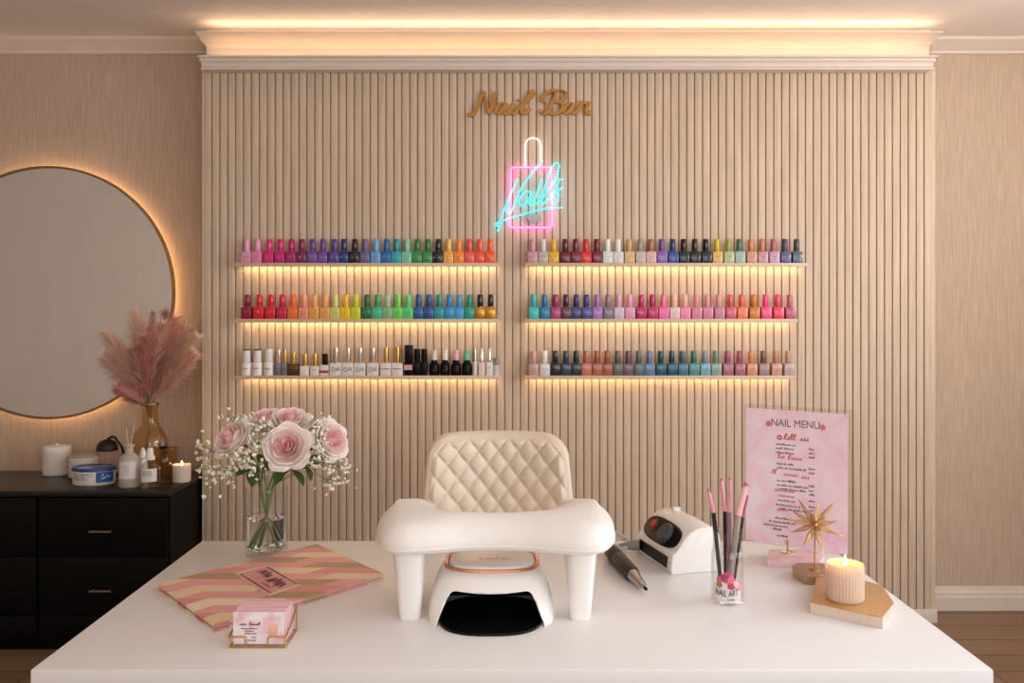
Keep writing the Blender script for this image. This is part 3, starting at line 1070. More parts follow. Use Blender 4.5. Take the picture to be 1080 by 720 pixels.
# ------------------------------------------------------------------ gold starburst ornament
M_BLOCK = mat('gold block', (178, 148, 112), 0.35, 0.6, var=0.1, scale=60)
star = thing('starburst_ornament', 'gold wire starburst ornament on a pin and block in front of menu', 'ornament', (0.559, 1.578, TZ))
B().prism([(0.524, 1.595), (0.533, 1.541), (0.592, 1.541), (0.602, 1.575), (0.588, 1.618), (0.540, 1.618)], TZ + 0.0003, TZ + 0.018, 0.001).build('base_block', M_BLOCK, star)
sc_ = W(859.5, 554, 1.578)
B().tube([Vector((0.559, 1.578, TZ + 0.018)), Vector((sc_.x, 1.578, sc_.z))], 0.0014, 10).build('pin', M_GOLD, star)
B().lathe([(0, 0.0181), (0.010, 0.0181), (0.010, 0.0200), (0.003, 0.0215), (0, 0.0215)], 24, (0.559, 1.578, TZ)).build('pin_foot', M_GOLD, star)
tips = [((842, 526), -0.02), ((862.6, 530.5), 0.015), ((879, 530), 0.02), ((882.5, 549.5), -0.015), ((889, 565), 0.0), ((868.7, 583), -0.02), ((847, 577), -0.015), ((834.7, 561), 0.02), ((832, 547.5), -0.01),
        ((834.7, 538), 0.025), ((855, 540), -0.05), ((866, 560), -0.052), ((855, 568), 0.05), ((871, 545), 0.048)]
mesh_gold = bpy.data.materials.new('gold mesh gauze')
mesh_gold.use_nodes = True
nt = mesh_gold.node_tree
bs = nt.nodes['Principled BSDF']
bs.inputs['Base Color'].default_value = rgb((206, 164, 100))
bs.inputs['Metallic'].default_value = 0.8
bs.inputs['Roughness'].default_value = 0.4
tr = nt.nodes.new('ShaderNodeBsdfTransparent')
mx = nt.nodes.new('ShaderNodeMixShader')
mx.inputs[0].default_value = 0.42
nt.links.new(tr.outputs[0], mx.inputs[1])
nt.links.new(bs.outputs[0], mx.inputs[2])
nt.links.new(mx.outputs[0], nt.nodes['Material Output'].inputs[0])
for (px, py), dy in tips:
    tp = W(px, py, 1.578 + dy)
    ax = tp - sc_
    L = ax.length
    d = ax / L
    n1 = d.orthogonal().normalized()
    n2 = d.cross(n1)
    mid = sc_ + d * L * 0.42
    wd = 0.0052
    cs = [mid + (n1 * math.cos(k * PI / 2) + n2 * math.sin(k * PI / 2)) * wd for k in range(4)]
    b = B()
    for k in range(4):
        b.bm.faces.new([b.bm.verts.new(p) for p in (sc_, cs[k], cs[(k + 1) % 4])])
        b.bm.faces.new([b.bm.verts.new(p) for p in (tp, cs[(k + 1) % 4], cs[k])])
    sp = b.build('spike', mesh_gold, star, smooth=0)
    b = B()
    for k in range(4):
        b.tube([sc_, cs[k], tp], 0.00055, 5)
    b.build('spike_wire', M_GOLD, sp)
B().lathe([(0.0001, -0.006), (0.0045, -0.004), (0.006, 0), (0.0045, 0.004), (0.0001, 0.006)], 16, tuple(sc_)).build('hub', M_GOLD, star)

# ------------------------------------------------------------------ candle tray and candle
M_HAMMER = mat('hammered gold', (220, 178, 126), 0.32, 0.65, var=0.14, scale=260, bump=0.6)
tray = thing('candle_tray', 'hammered gold hexagonal tray with pale edge under the lit candle', 'tray', (0.565, 1.44, TZ))
TP = [(0.5455, 1.529), (0.4895, 1.400), (0.578, 1.331), (0.626, 1.399), (0.644, 1.487), (0.606, 1.533)]
B().prism(TP, TZ + 0.0003, TZ + 0.0165).build('base', mat('pale tray edge', (222, 200, 182), 0.4, var=0.06, scale=90), tray)
B().prism([(0.571 + (x - 0.571) * 0.998, 1.44 + (y - 1.44) * 0.998) for x, y in TP], TZ + 0.0166, TZ + 0.0182, 0.0004).build('top_plate', M_HAMMER, tray)


def candle(name, lab, cx, cy, z, r, h, ribs, wax, jarm, flame_h, light, cat='candle'):
    t = thing(name, lab, cat, (cx, cy, z))
    seg = ribs * 6 if ribs else 48

    def ring(rad, zz, rib):
        out = []
        for k in range(seg):
            a = 2 * PI * k / seg
            q = rad + (0.0011 * rib * abs(math.sin(ribs * a / 2)) if ribs else 0)
            out.append(Vector((cx + q * math.cos(a), cy + q * math.sin(a), z + zz)))
        return out
    b = B()
    b.rings([ring(r * 0.93, 0.0003, 0), ring(r * 0.985, 0.002, 0.6), ring(r, 0.006, 1), ring(r * 1.0, h - 0.006, 1), ring(r, h - 0.004, 0.2), ring(r, h - 0.001, 0), ring(r - 0.001, h, 0), ring(r - 0.0026, h - 0.0012, 0),
             ring(r - 0.0028, 0.006, 0), ring(r * 0.3, 0.005, 0)])
    b.build('jar', jarm, t, smooth=50)
    wh = h - 0.011
    B().lathe([(0, 0.0065), (r - 0.0032, 0.0065), (r - 0.0032, wh + 0.001), (r - 0.006, wh), (0, wh - 0.001)], 40, (cx, cy, z)).build('wax', wax, t)
    B().tube([Vector((cx, cy, z + wh - 0.002)), Vector((cx + 0.0004, cy, z + wh + 0.005)), Vector((cx + 0.001, cy, z + wh + 0.008))], 0.0007, 6).build('wick', M_FERR, t)
    fb = z + wh + 0.0062
    prof = [(0.0001, 0), (0.10, 0.06), (0.17, 0.2), (0.19, 0.33), (0.16, 0.52), (0.09, 0.75), (0.03, 0.93), (0.0001, 1.0)]
    B().lathe([(a * flame_h, c * flame_h) for a, c in prof], 16, (cx + 0.0005, cy, fb)).build('flame', emit('candle flame', (1.0, 0.62, 0.22), 14), t)
    ld = bpy.data.lights.new('candle_glow', 'POINT')
    ld.energy = light
    ld.color = (1.0, 0.55, 0.2)
    ld.shadow_soft_size = 0.006
    lo = bpy.data.objects.new('candle_glow', ld)
    COL.objects.link(lo)
    lo.parent = t
    lo.location = (0, 0, fb - z + flame_h * 0.45)
    return t


M_WAX = mat('candle wax', (246, 214, 178), 0.45, var=0.02, translucent=0.4)
M_RIB = mat('ribbed frosted jar', (244, 224, 204), 0.4, var=0.02, translucent=0.45)
candle('candle', 'lit cream candle in a ribbed jar on the hexagonal gold tray', 0.5515, 1.414, TZ + 0.0183, 0.0296, 0.060, 36, M_WAX, M_RIB, 0.019, 0.22)

# ------------------------------------------------------------------ patterned book on the desk
BL, BT_, BR, BB_ = Vector((-0.619, 1.512, 0)), Vector((-0.403, 1.775, 0)), Vector((-0.250, 1.5765, 0)), Vector((-0.459, 1.310, 0))
cen = (BL + BT_ + BR + BB_) / 4
# true rectangle around the mean directions
e1 = ((BT_ - BL) + (BR - BB_)) / 2
e2 = ((BB_ - BL) + (BR - BT_)) / 2
ang1, ang2 = math.atan2(e1.y, e1.x), math.atan2(e2.y, e2.x) + PI / 2
am = (ang1 + ang2) / 2
d1, d2 = Vector((math.cos(am), math.sin(am), 0)), Vector((math.sin(am), -math.cos(am), 0))
h1, h2 = e1.length / 2 * 1.0, e2.length / 2 * 1.03
# keep most of the measured skew small: blend towards measured directions
d1 = (d1 * 0.4 + e1.normalized() * 0.6).normalized()
d2 = (d2 * 0.4 + e2.normalized() * 0.6).normalized()


def BK(u, v, z):
    return cen + d1 * u + d2 * v + Vector((0, 0, TZ + z))


stripes = bpy.data.materials.new('pink and gold stripe cover')
stripes.use_nodes = True
nt = stripes.node_tree
bs = nt.nodes['Principled BSDF']
bs.inputs['Roughness'].default_value = 0.45
tc = nt.nodes.new('ShaderNodeTexCoord')
sp = nt.nodes.new('ShaderNodeSeparateXYZ')
nt.links.new(tc.outputs['Object'], sp.inputs[0])


def mnode(op, a, b_=None, c=None):
    n = nt.nodes.new('ShaderNodeMath')
    n.operation = op
    for i, q in enumerate((a, b_, c)):
        if q is None:
            continue
        if isinstance(q, (int, float)):
            n.inputs[i].default_value = q
        else:
            nt.links.new(q, n.inputs[i])
    return n.outputs[0]


row = mnode('FLOOR', mnode('DIVIDE', mnode('ADD', sp.outputs[1], 5.0), 0.034))
# diagonal breaks along the book's long side
slantx = mnode('SUBTRACT', sp.outputs[0], mnode('MULTIPLY', sp.outputs[1], 0.83))
par = mnode('MULTIPLY', row, 0.37)
colc = mnode('FLOOR', mnode('ADD', mnode('DIVIDE', mnode('ADD', slantx, 5.0), 0.135), par))
cmb = nt.nodes.new('ShaderNodeCombineXYZ')
nt.links.new(row, cmb.inputs[0])
nt.links.new(colc, cmb.inputs[1])
mod = mnode('MODULO', mnode('ADD', row, mnode('MULTIPLY', colc, 1.0)), 2.0)
wn = nt.nodes.new('ShaderNodeTexWhiteNoise')
wn.noise_dimensions = '3D'
nt.links.new(cmb.outputs[0], wn.inputs['Vector'])
crp = nt.nodes.new('ShaderNodeValToRGB')
crp.color_ramp.interpolation = 'CONSTANT'
crp.color_ramp.elements[0].color = rgb((224, 158, 156))
crp.color_ramp.elements[1].position = 0.6
crp.color_ramp.elements[1].color = rgb((214, 142, 138))
crg = nt.nodes.new('ShaderNodeValToRGB')
crg.color_ramp.interpolation = 'CONSTANT'
crg.color_ramp.elements[0].color = rgb((228, 200, 164))
crg.color_ramp.elements[1].position = 0.34
crg.color_ramp.elements[1].color = rgb((176, 142, 104))
e_ = crg.color_ramp.elements.new(0.72)
e_.color = rgb((232, 212, 186))
nt.links.new(wn.outputs['Value'], crp.inputs['Fac'])
nt.links.new(wn.outputs['Value'], crg.inputs['Fac'])
mxc = nt.nodes.new('ShaderNodeMix')
mxc.data_type = 'RGBA'
nt.links.new(mod, mxc.inputs[0])
nt.links.new(crp.outputs['Color'], mxc.inputs[6])
nt.links.new(crg.outputs['Color'], mxc.inputs[7])
nt.links.new(mxc.outputs[2], bs.inputs['Base Color'])

book = thing('swatch_book', 'pink and gold striped swatch book lying at an angle on the desk', 'book', (cen.x, cen.y, TZ))
for nm, z0, z1, k, m_ in (('back_cover', 0.0003, 0.0036, 1.0, stripes), ('pages', 0.0037, 0.0073, 0.975, mat('book pages', (206, 176, 168), 0.7, var=0.2, scale=30, stretch=(1, 1, 30))), ('front_cover', 0.0074, 0.0112, 1.0, stripes)):
    b = B()
    b.rings([[BK(s * h1 * k, t * h2 * k, z) for s, t in ((-1, -1), (1, -1), (1, 1), (-1, 1))] for z in (z0, z1)])
    oo = b.build(nm, m_, book)
    if nm == 'front_cover':
        cover = oo
# title plate: corners from the photograph
PZ_ = TZ + 0.0115
pl = [on(248.5, 605.4, PZ_), on(282.5, 596, PZ_), on(317, 616.5, PZ_), on(284, 628, PZ_)]
pc = sum(pl, Vector()) / 4
b = B()
b.rings([[p + Vector((0, 0, -0.0002)) for p in pl], [p + Vector((0, 0, 0.0006)) for p in pl]])
plate = b.build('title_plate', mat('plate border', (228, 196, 176), 0.5), cover)
b = B()
b.rings([[pc + (p - pc) * 0.93 + Vector((0, 0, z)) for p in pl] for z in (0.0005, 0.001)])
b.build('plate_field', mat('plate pink', (214, 150, 148), 0.5), plate)
b = B()
ux = (pl[3] - pl[0])     # reading direction along the plate's long side
uy = (pl[1] - pl[0])
fm = lambda u, v, d: pl[0] + ux * u + uy * v + Vector((0, 0, 0.0012 + d))
for v in (0.09, 0.91):
    b.ribbon([(0.06, v), (0.94, v)], fm, 0.035, d0=0, d1=0.0004)
rs = random.Random(21)


def fscr(x0, x1, y, h, w):
    pts = []
    x, k = x0, 0
    while x < x1:
        pts.append((x, y + (h * rs.uniform(0.3, 0.6) if k % 2 else -h * rs.uniform(0.3, 0.5)), 0))
        x += rs.uniform(0.03, 0.06)
        k += 1
    b.ribbon([(p.x, p.y) for p in spline(pts, 3)], fm, w, d0=0, d1=0.0004)


fscr(0.16, 0.44, 0.62, 0.34, 0.032)
fscr(0.52, 0.88, 0.56, 0.40, 0.034)
fscr(0.55, 0.85, 0.25, 0.08, 0.015)
b.build('title_print', mat('brown ink', (110, 62, 66), 0.6), plate)

# ------------------------------------------------------------------ business cards in a gold wire holder
CX0, CX1, CY0, CY1 = -0.4125, -0.3375, 1.262, 1.316
holder = thing('card_holder', 'small gold wire card holder at the front of the desk', 'card holder', ((CX0 + CX1) / 2, (CY0 + CY1) / 2, TZ))
wr = 0.0014


def wire(pts, name='wire_frame'):
    b = B()
    b.tube([Vector(p) for p in pts], wr, 8)
    return b.build(name, M_GOLD, holder)


hx0, hx1, hy0, hy1, hz = CX0 - 0.004, CX1 + 0.004, CY0 - 0.006, CY1 + 0.006, TZ + 0.0016
b = B()
b.tube([(hx0, hy0, hz), (hx1, hy0, hz), (hx1, hy1, hz), (hx0, hy1, hz)], wr, 8, closed=True)
b.build('base_wire', M_GOLD, holder)
zt = TZ + 0.0165
for s in (0, 1):
    xa = hx0 if s == 0 else hx1
    xi = hx0 + 0.0255 if s == 0 else hx1 - 0.0255
    b = B()
    b.tube(spline([(xa, hy1, TZ + 0.040), (xa, (hy0 + hy1) / 2 + 0.006, TZ + 0.026), (xa, hy0 + 0.004, zt + 0.0008), (xa + (0.004 if s == 0 else -0.004), hy0, zt), (xi - (0.003 if s == 0 else -0.003), hy0 - 0.0005, zt), (xi, hy0 - 0.001, zt - 0.004), (xi, hy0 - 0.001, hz + 0.004), (xi, hy0, hz)], 5), wr, 8)
    b.build('front_wire', M_GOLD, holder)
    b = B()
    b.tube([(xa, hy1, hz), (xa, hy1, TZ + 0.040)], wr, 8)
    b.build('rear_post', M_GOLD, holder)
    b = B()
    b.tube([(xa, hy0, hz), (xa, hy0 + 0.001, zt)], wr, 8)
    b.build('front_post', M_GOLD, holder)
cardm = bpy.data.materials.new('blush watercolour card')
cardm.use_nodes = True
nt = cardm.node_tree
bs = nt.nodes['Principled BSDF']
bs.inputs['Roughness'].default_value = 0.6
tc = nt.nodes.new('ShaderNodeTexCoord')
nz = nt.nodes.new('ShaderNodeTexNoise')
nz.inputs['Scale'].default_value = 34
nz.inputs['Detail'].default_value = 3
nt.links.new(tc.outputs['Object'], nz.inputs['Vector'])
cr = nt.nodes.new('ShaderNodeValToRGB')
cr.color_ramp.elements[0].position = 0.42
cr.color_ramp.elements[0].color = rgb((238, 228, 232))
cr.color_ramp.elements[1].position = 0.66
cr.color_ramp.elements[1].color = rgb((232, 168, 174))
nt.links.new(nz.outputs['Fac'], cr.inputs['Fac'])
nt.links.new(cr.outputs['Color'], bs.inputs['Base Color'])
edge = mat('card edges', (236, 214, 216), 0.7, var=0.22, scale=8, stretch=(1, 60, 1), col2=(224, 160, 170))
white_edge = mat('white card stock', (240, 234, 232), 0.7, var=0.05, scale=60)
b = B()
ch = 0.0475
for i in range(26):
    y = CY0 + 0.0018 + i * (CY1 - CY0 - 0.002) / 26
    dz = R.uniform(-0.0006, 0.0006)
    dx = R.uniform(-0.0004, 0.0004)
    b.span((CX0 + dx, y, TZ + 0.0034), (CX1 + dx, y + 0.00175, TZ + 0.0034 + ch - 0.001 + dz))
st = recentre(b.build('business_card_stack', edge, None))
tag(st, 'stack of blush pink business cards standing behind the front card in the holder', 'business cards', kind='stuff')
card = thing('business_card', 'front blush business card with dark script lettering in the gold holder', 'business card', ((CX0 + CX1) / 2, CY0, TZ + 0.0034))
B().span((CX0, CY0, TZ + 0.0034), (CX1, CY0 + 0.0006, TZ + 0.0034 + ch)).build('card', cardm, card)
cf = lambda u, v, d: Vector((CX0 + u, CY0 - 0.0002 - d, TZ + 0.0034 + v))
rs = random.Random(5)
b = B()
scribble(b, cf, 0.010, 0.022, 0.0295, 0.0055, 0.0010, rs, 0.0004)
scribble(b, cf, 0.024, 0.041, 0.0295, 0.0050, 0.0010, rs, 0.0004)
for x0, x1, v in ((0.012, 0.036, 0.0225), (0.017, 0.032, 0.0187), (0.017, 0.034, 0.0150), (0.027, 0.033, 0.0095), (0.017, 0.034, 0.0052)):
    dashes(b, cf, x0, x1, v, 0.0020, rs, 0.0004)
b.build('script_print', M_INK, card)
b = B()
b.rings([[cf(0.052 + x, 0.013 + y, d) for x, y in ((0, 0), (0.014, 0), (0.014, 0.016), (0, 0.016))] for d in (0.0, 0.0004)])
b.build('peach_print', mat('peach print', (232, 186, 160), 0.6, var=0.15, scale=90), card)

# ------------------------------------------------------------------ rose vase
VX, VY, VR, VH = -0.499, 1.735, 0.0415, 0.138
vase = thing('flower_vase', 'clear glass cylinder vase half full of water on the desk', 'vase', (VX, VY, TZ))
B().lathe([(0, 0.0003), (VR * 0.95, 0.0003), (VR, 0.004), (VR * 1.02, VH - 0.002), (VR * 1.01, VH), (VR * 0.985, VH - 0.001), (VR * 0.955, 0.014), (VR * 0.8, 0.010), (0, 0.009)], 56, (VX, VY, TZ)).build('glass_body', M_GLASS, vase)
M_WATER = mat('water', (250, 252, 250), 0.0, trans=1.0, ior=1.33, var=0.0)
B().lathe([(0, 0.0105), (VR * 0.78, 0.0112), (VR * 0.945, 0.0150), (VR * 0.962, 0.076), (VR * 0.945, 0.0752), (0, 0.0750)], 56, (VX, VY, TZ)).build('water', M_WATER, vase)

M_STEM = mat('flower stem', (92, 116, 56), 0.5, var=0.15, scale=40)
M_LEAF = mat('rose leaf', (66, 92, 46), 0.45, var=0.2, scale=50, translucent=0.15)
M_PET_O = mat('outer rose petal', (255, 246, 240), 0.6, var=0.03, scale=40, translucent=0.3)
M_PET_M = mat('middle rose petal', (255, 236, 231), 0.6, var=0.03, scale=40, translucent=0.3)
M_PET_I = mat('inner rose petal', (252, 208, 208), 0.6, var=0.04, scale=40, translucent=0.3)


def petal(b, M, a0, hw, r0, r1, h, curl, cup, rnd, z0=0.0):
    """one curved petal of a rose head; M places the head"""
    nu, nv = 8, 9
    grid = []
    tilt = rnd.uniform(-0.06, 0.06)
    for j in range(nv + 1):
        v = j / nv
        wv = (math.sin(PI * (0.18 + 0.72 * v ** 0.8))) ** 0.6
        rowv = []
        for i in range(nu + 1):
            u = -1 + 2 * i / nu
            a = a0 + u * hw * wv + tilt * v
            rr_ = r0 + (r1 - r0) * (v ** 0.75) + cup * math.sin(PI * v) * r1 * 0.28
            z = h * (v - 0.16 * u * u * v)
            if v > 0.6:
                q = (v - 0.6) / 0.4
                rr_ += curl * r1 * q * q * (1.0 - 0.25 * u * u)
                z -= curl * h * 0.42 * q * q
            rr_ *= 1 + 0.03 * math.sin(3 * u + a0 * 5) * v
            rowv.append(b.bm.verts.new(M @ Vector((rr_ * math.cos(a), rr_ * math.sin(a), z0 + z))))
        grid.append(rowv)
    for j in range(nv):
        for i in range(nu):
            b.bm.faces.new((grid[j][i], grid[j][i + 1], grid[j + 1][i + 1], grid[j + 1][i]))


def rose(px, py, Y, size, face, lab, foot, seed, leafspec):
    rnd = random.Random(seed)
    c = W(px, py, Y)
    f = Vector(face).normalized()
    zq = f.to_track_quat('Z', 'Y')
    Mh = Matrix.Translation(c - f * size * 0.55) @ zq.to_matrix().to_4x4()
    footp = Vector((VX + foot[0], VY + foot[1], TZ + 0.014))
    t = thing('rose', lab, 'rose', tuple(footp), 'roses in the glass vase')
    S_ = size
    b = B()
    for k in range(3):
        petal(b, Mh, k * 2.1, 1.5, 0.05 * S_, 0.16 * S_, 0.92 * S_, 0.0, 0.25, rnd, 0.1 * S_)
    for k in range(4):
        petal(b, Mh, k * PI / 2 + 0.4, 1.15, 0.10 * S_, 0.27 * S_, 0.92 * S_, 0.06, 0.5, rnd, 0.06 * S_)
    for k in range(5):
        petal(b, Mh, k * 2 * PI / 5 + 0.9, 0.95, 0.15 * S_, 0.40 * S_, 0.90 * S_, 0.14, 0.7, rnd, 0.03 * S_)
    b.build('inner_petals', M_PET_I, t, smooth=80)
    b = B()
    for k in range(5):
        petal(b, Mh, k * 2 * PI / 5 + 0.2, 0.92, 0.20 * S_, 0.56 * S_, 0.86 * S_, 0.20, 0.9, rnd, 0.0)
    for k in range(5):
        petal(b, Mh, k * 2 * PI / 5 + 0.85, 0.88, 0.22 * S_, 0.72 * S_, 0.80 * S_, 0.24, 1.0, rnd, -0.03 * S_)
    b.build('middle_petals', M_PET_M, t, smooth=80)
    b = B()
    for k in range(6):
        petal(b, Mh, k * PI / 3 + 0.3, 0.74, 0.22 * S_, 0.86 * S_, 0.66 * S_, 0.26, 1.0, rnd, -0.05 * S_)
    for k in range(5):
        petal(b, Mh, k * 2 * PI / 5 + 0.55, 0.72, 0.20 * S_, 0.95 * S_, 0.48 * S_, 0.26, 0.9, rnd, -0.07 * S_)
    b.build('outer_petals', M_PET_O, t, smooth=80)
    base = Mh @ Vector((0, 0, -0.10 * S_))
    # stem: foot - crossing in the neck of the bunch - head
    cross = Vector((VX + foot[0] * -0.12, VY + foot[1] * -0.1, TZ + 0.085))
    top = Vector((VX - foot[0] * 0.75, VY - foot[1] * 0.5, TZ + VH + 0.01))
    pts = spline([footp, cross, top, base - f * 0.025, base], 8)
    B().tube(pts, 0.0024, 8).build('stem', M_STEM, t)
    b = B()
    for k in range(5):
        a = k * 2 * PI / 5
        q0 = Mh @ Vector((0.12 * S_ * math.cos(a - .5), 0.12 * S_ * math.sin(a - .5), -0.09 * S_))
        q1 = Mh @ Vector((0.12 * S_ * math.cos(a + .5), 0.12 * S_ * math.sin(a + .5), -0.09 * S_))
        q2 = Mh @ Vector((0.62 * S_ * math.cos(a), 0.62 * S_ * math.sin(a), -0.16 * S_))
        q3 = Mh @ Vector((0.3 * S_ * math.cos(a), 0.3 * S_ * math.sin(a), -0.13 * S_))
        b.bm.faces.new([b.bm.verts.new(p) for p in (q0, q3, q1)])
        b.bm.faces.new([b.bm.verts.new(p) for p in (q0, q2, q1)])
    B_ = b.build('sepals', M_LEAF, t, smooth=0)
    for (lx, ly, lY, ln, ang) in leafspec:
        p0 = pts[-12]
        p1 = W(lx, ly, lY)
        leaf(t, p0, p1, ln, ang, rnd)
    return t


def leaf(parent, p0, p1, w, roll, rnd):
    """a stalk from p0 and a pointed, folded leaf ending at p1"""
    ax = p1 - p0
    L = ax.length
    d = ax / L
    side = d.cross(Vector((0, 0, 1)))
    if side.length < 0.1:
        side = Vector((1, 0, 0))
    side.normalize()
    up = side.cross(d)
    side = side * math.cos(roll) + up * math.sin(roll)
    up = side.cross(d)
    b = B()
    b.tube([p0, p0.lerp(p1, 0.35)], 0.0010, 6)
    prev = None
    n = 10
    for i in range(n + 1):
        t = i / n
        ww = w * (math.sin(PI * min(1, t * 0.98 + 0.02)) ** 0.75) * (1.15 - 0.45 * t)
        c = p0.lerp(p1, 0.33 + 0.67 * t) + up * (0.02 * w / 0.012 * (t - t * t) * 0.3)
        row_ = [b.bm.verts.new(c - side * ww + up * ww * 0.3), b.bm.verts.new(c), b.bm.verts.new(c + side * ww + up * ww * 0.3)]
        if prev:
            for k in range(2):
                b.bm.faces.new((prev[k], prev[k + 1], row_[k + 1], row_[k]))
        prev = row_
    b.build('leaf', M_LEAF, parent, smooth=80)


rose(302.5, 470, 1.655, 0.0435, (0.02, -0.92, 0.42), 'largest pink rose facing forward at front of the bouquet', (-0.020, -0.012), 1,
     [(320, 513, 1.68, 0.014, 0.3), (290, 512, 1.68, 0.012, 0.2), (276, 494, 1.69, 0.013, 0.9), (300, 500, 1.67, 0.012, 0.1)])
rose(242, 460, 1.70, 0.041, (-0.55, -0.62, 0.62), 'pale pink rose at the left side of the bouquet', (0.022, -0.008), 2,
     [(250, 502, 1.70, 0.014, 0.5), (266, 514, 1.70, 0.013, 0.1), (262, 480, 1.71, 0.014, 0.8), (272, 503, 1.72, 0.013, 1.1)])
rose(279.5, 441, 1.775, 0.037, (-0.10, -0.45, 0.90), 'pale rose at back left of the bouquet, partly hidden', (0.012, 0.014), 3, [(272, 488, 1.74, 0.012, 0.4)])
rose(306, 441, 1.76, 0.039, (0.10, -0.45, 0.9), 'pink rose at the top right back of the bouquet', (-0.014, 0.016), 4, [(334, 486, 1.74, 0.014, 0.2), (346, 494, 1.74, 0.010, 0.5)])
rose(352, 463, 1.72, 0.040, (0.80, -0.50, 0.32), 'pink rose turned to the right edge of the bouquet', (-0.026, 0.004), 5, [(327, 508, 1.70, 0.013, 0.7), (333, 496, 1.69, 0.012, 0.0), (345, 485, 1.72, 0.013, 0.4), (316, 495, 1.72, 0.014, 0.8)])

# baby's breath sprays
M_BUD = mat('white gypsophila', (248, 242, 224), 0.7, var=0.05, scale=80, translucent=0.2)
M_TWIG = mat('fine green twig', (128, 138, 92), 0.6, var=0.1, scale=40)


def spray(lab, centres, seed, foot):
    rnd = random.Random(seed)
    footp = Vector((VX + foot[0], VY + foot[1], TZ + 0.016))
    t = thing('babys_breath', lab, "baby's breath", tuple(footp), "baby's breath around the roses")
    nb = Vector((VX - foot[0] * 0.6, VY - foot[1] * 0.5, TZ + VH + 0.005))
    bs_, bb_ = B(), B()
    bs_.tube(spline([footp, Vector((VX + foot[0] * 0.05, VY, TZ + 0.085)), nb], 6), 0.0013, 6)
    for (px, py, Y, n, sx, sy) in centres:
        n = int(n * 1.5)
        c = W(px, py, Y)
        mid = nb.lerp(c, 0.55) + Vector((0, 0, 0.022))
        bs_.tube(spline([nb, mid, c], 6), [0.0008] * 13, 5)
        for k in range(n):
            p = W(px + rnd.gauss(0, sx), py + rnd.gauss(0, sy), Y + rnd.gauss(0, 0.018))
            st_ = mid.lerp(c, rnd.uniform(0.5, 1.0))
            bs_.tube([st_, st_.lerp(p, 0.6) + Vector((0, 0, 0.004)), p], 0.00035, 4)
            r = rnd.uniform(0.0028, 0.0050)
            q = Euler((rnd.uniform(0, 6), rnd.uniform(0, 6), 0)).to_matrix().to_4x4()
            Mx = Matrix.Translation(p) @ q
            for s in range(3):
                o = Vector((rnd.uniform(-1, 1), rnd.uniform(-1, 1), rnd.uniform(-1, 1))) * r * 0.45
                bmesh.ops.create_icosphere(bb_.bm, subdivisions=1, radius=r * rnd.uniform(0.6, 0.85), matrix=Mx @ Matrix.Translation(o) @ Matrix.Diagonal((1, 1, 0.6, 1)))
    bs_.build('twigs', M_TWIG, t)
    o = bb_.build('blossoms', M_BUD, t, smooth=50)
    o['kind'] = 'stuff'
    return t


spray("white baby's breath spray hanging at the left of the bouquet", [(216, 475, 1.70, 16, 6, 10), (222, 500, 1.69, 16, 7, 7), (240, 500, 1.67, 18, 8, 6), (246, 440, 1.72, 16, 9, 4)], 31, (0.026, 0.006))
spray("white baby's breath spray between the left rose and front rose", [(262, 490, 1.65, 26, 9, 7), (272, 466, 1.66, 20, 7, 9), (276, 448, 1.68, 12, 7, 5), (255, 481, 1.65, 12, 9, 4)], 32, (0.008, -0.02))
spray("white baby's breath spray arching over the right side of the bouquet", [(334, 448, 1.72, 20, 7, 7), (336, 470, 1.68, 16, 6, 8), (362, 492, 1.69, 20, 6, 8), (350, 508, 1.69, 12, 8, 5), (342, 488, 1.67, 12, 8, 4)], 33, (-0.028, -0.006))

# ------------------------------------------------------------------ black dresser
DZ = 0.589
DX0, DX1, DY0, DY1 = -2.195, -1.245, 3.09, 3.472
dres = thing('dresser', 'black two-column chest of drawers under the round mirror', 'dresser', ((DX0 + DX1) / 2, (DY0 + DY1) / 2, 0))
B().span((DX0, DY0 + 0.018, 0.045), (DX1, DY1, DZ - 0.0205)).build('carcass', M_BLACK, dres)
B().span((DX0 - 0.003, DY0 - 0.004, DZ - 0.020), (DX1 + 0.003, DY1, DZ), 0.0015).build('top', M_BLACKTOP, dres)
B().span((DX0 + 0.02, DY0 + 0.04, 0), (DX1 - 0.02, DY1 - 0.02, 0.0445)).build('plinth', M_BLACK, dres)
for cx in (DX1 - 0.2375, DX0 + 0.2375):
    for z1 in (DZ - 0.026, DZ - 0.240, DZ - 0.454):
        z0 = max(0.05, z1 - 0.210)
        dr = B().span((cx - 0.233, DY0, z0), (cx + 0.233, DY0 + 0.0175, z1), 0.0015).build('drawer', M_BLACK, dres)
        if z1 - z0 > 0.15:
            hz_ = (z0 + z1) / 2 - 0.012
            b = B()
            b.tube([(cx - 0.04, DY0 - 0.0195, hz_), (cx + 0.04, DY0 - 0.0195, hz_)], 0.0042, 10)
            for s in (-1, 1):
                b.tube([(cx + s * 0.032, DY0 - 0.019, hz_), (cx + s * 0.032, DY0 + 0.0005, hz_)], 0.0032, 8)
            b.build('handle', mat('bronze handle', (150, 132, 118), 0.3, 1.0), dr)

# ------------------------------------------------------------------ things on the dresser
DT = DZ + 0.0004


def DP(px, Y):
    return (px - 540) / F * Y


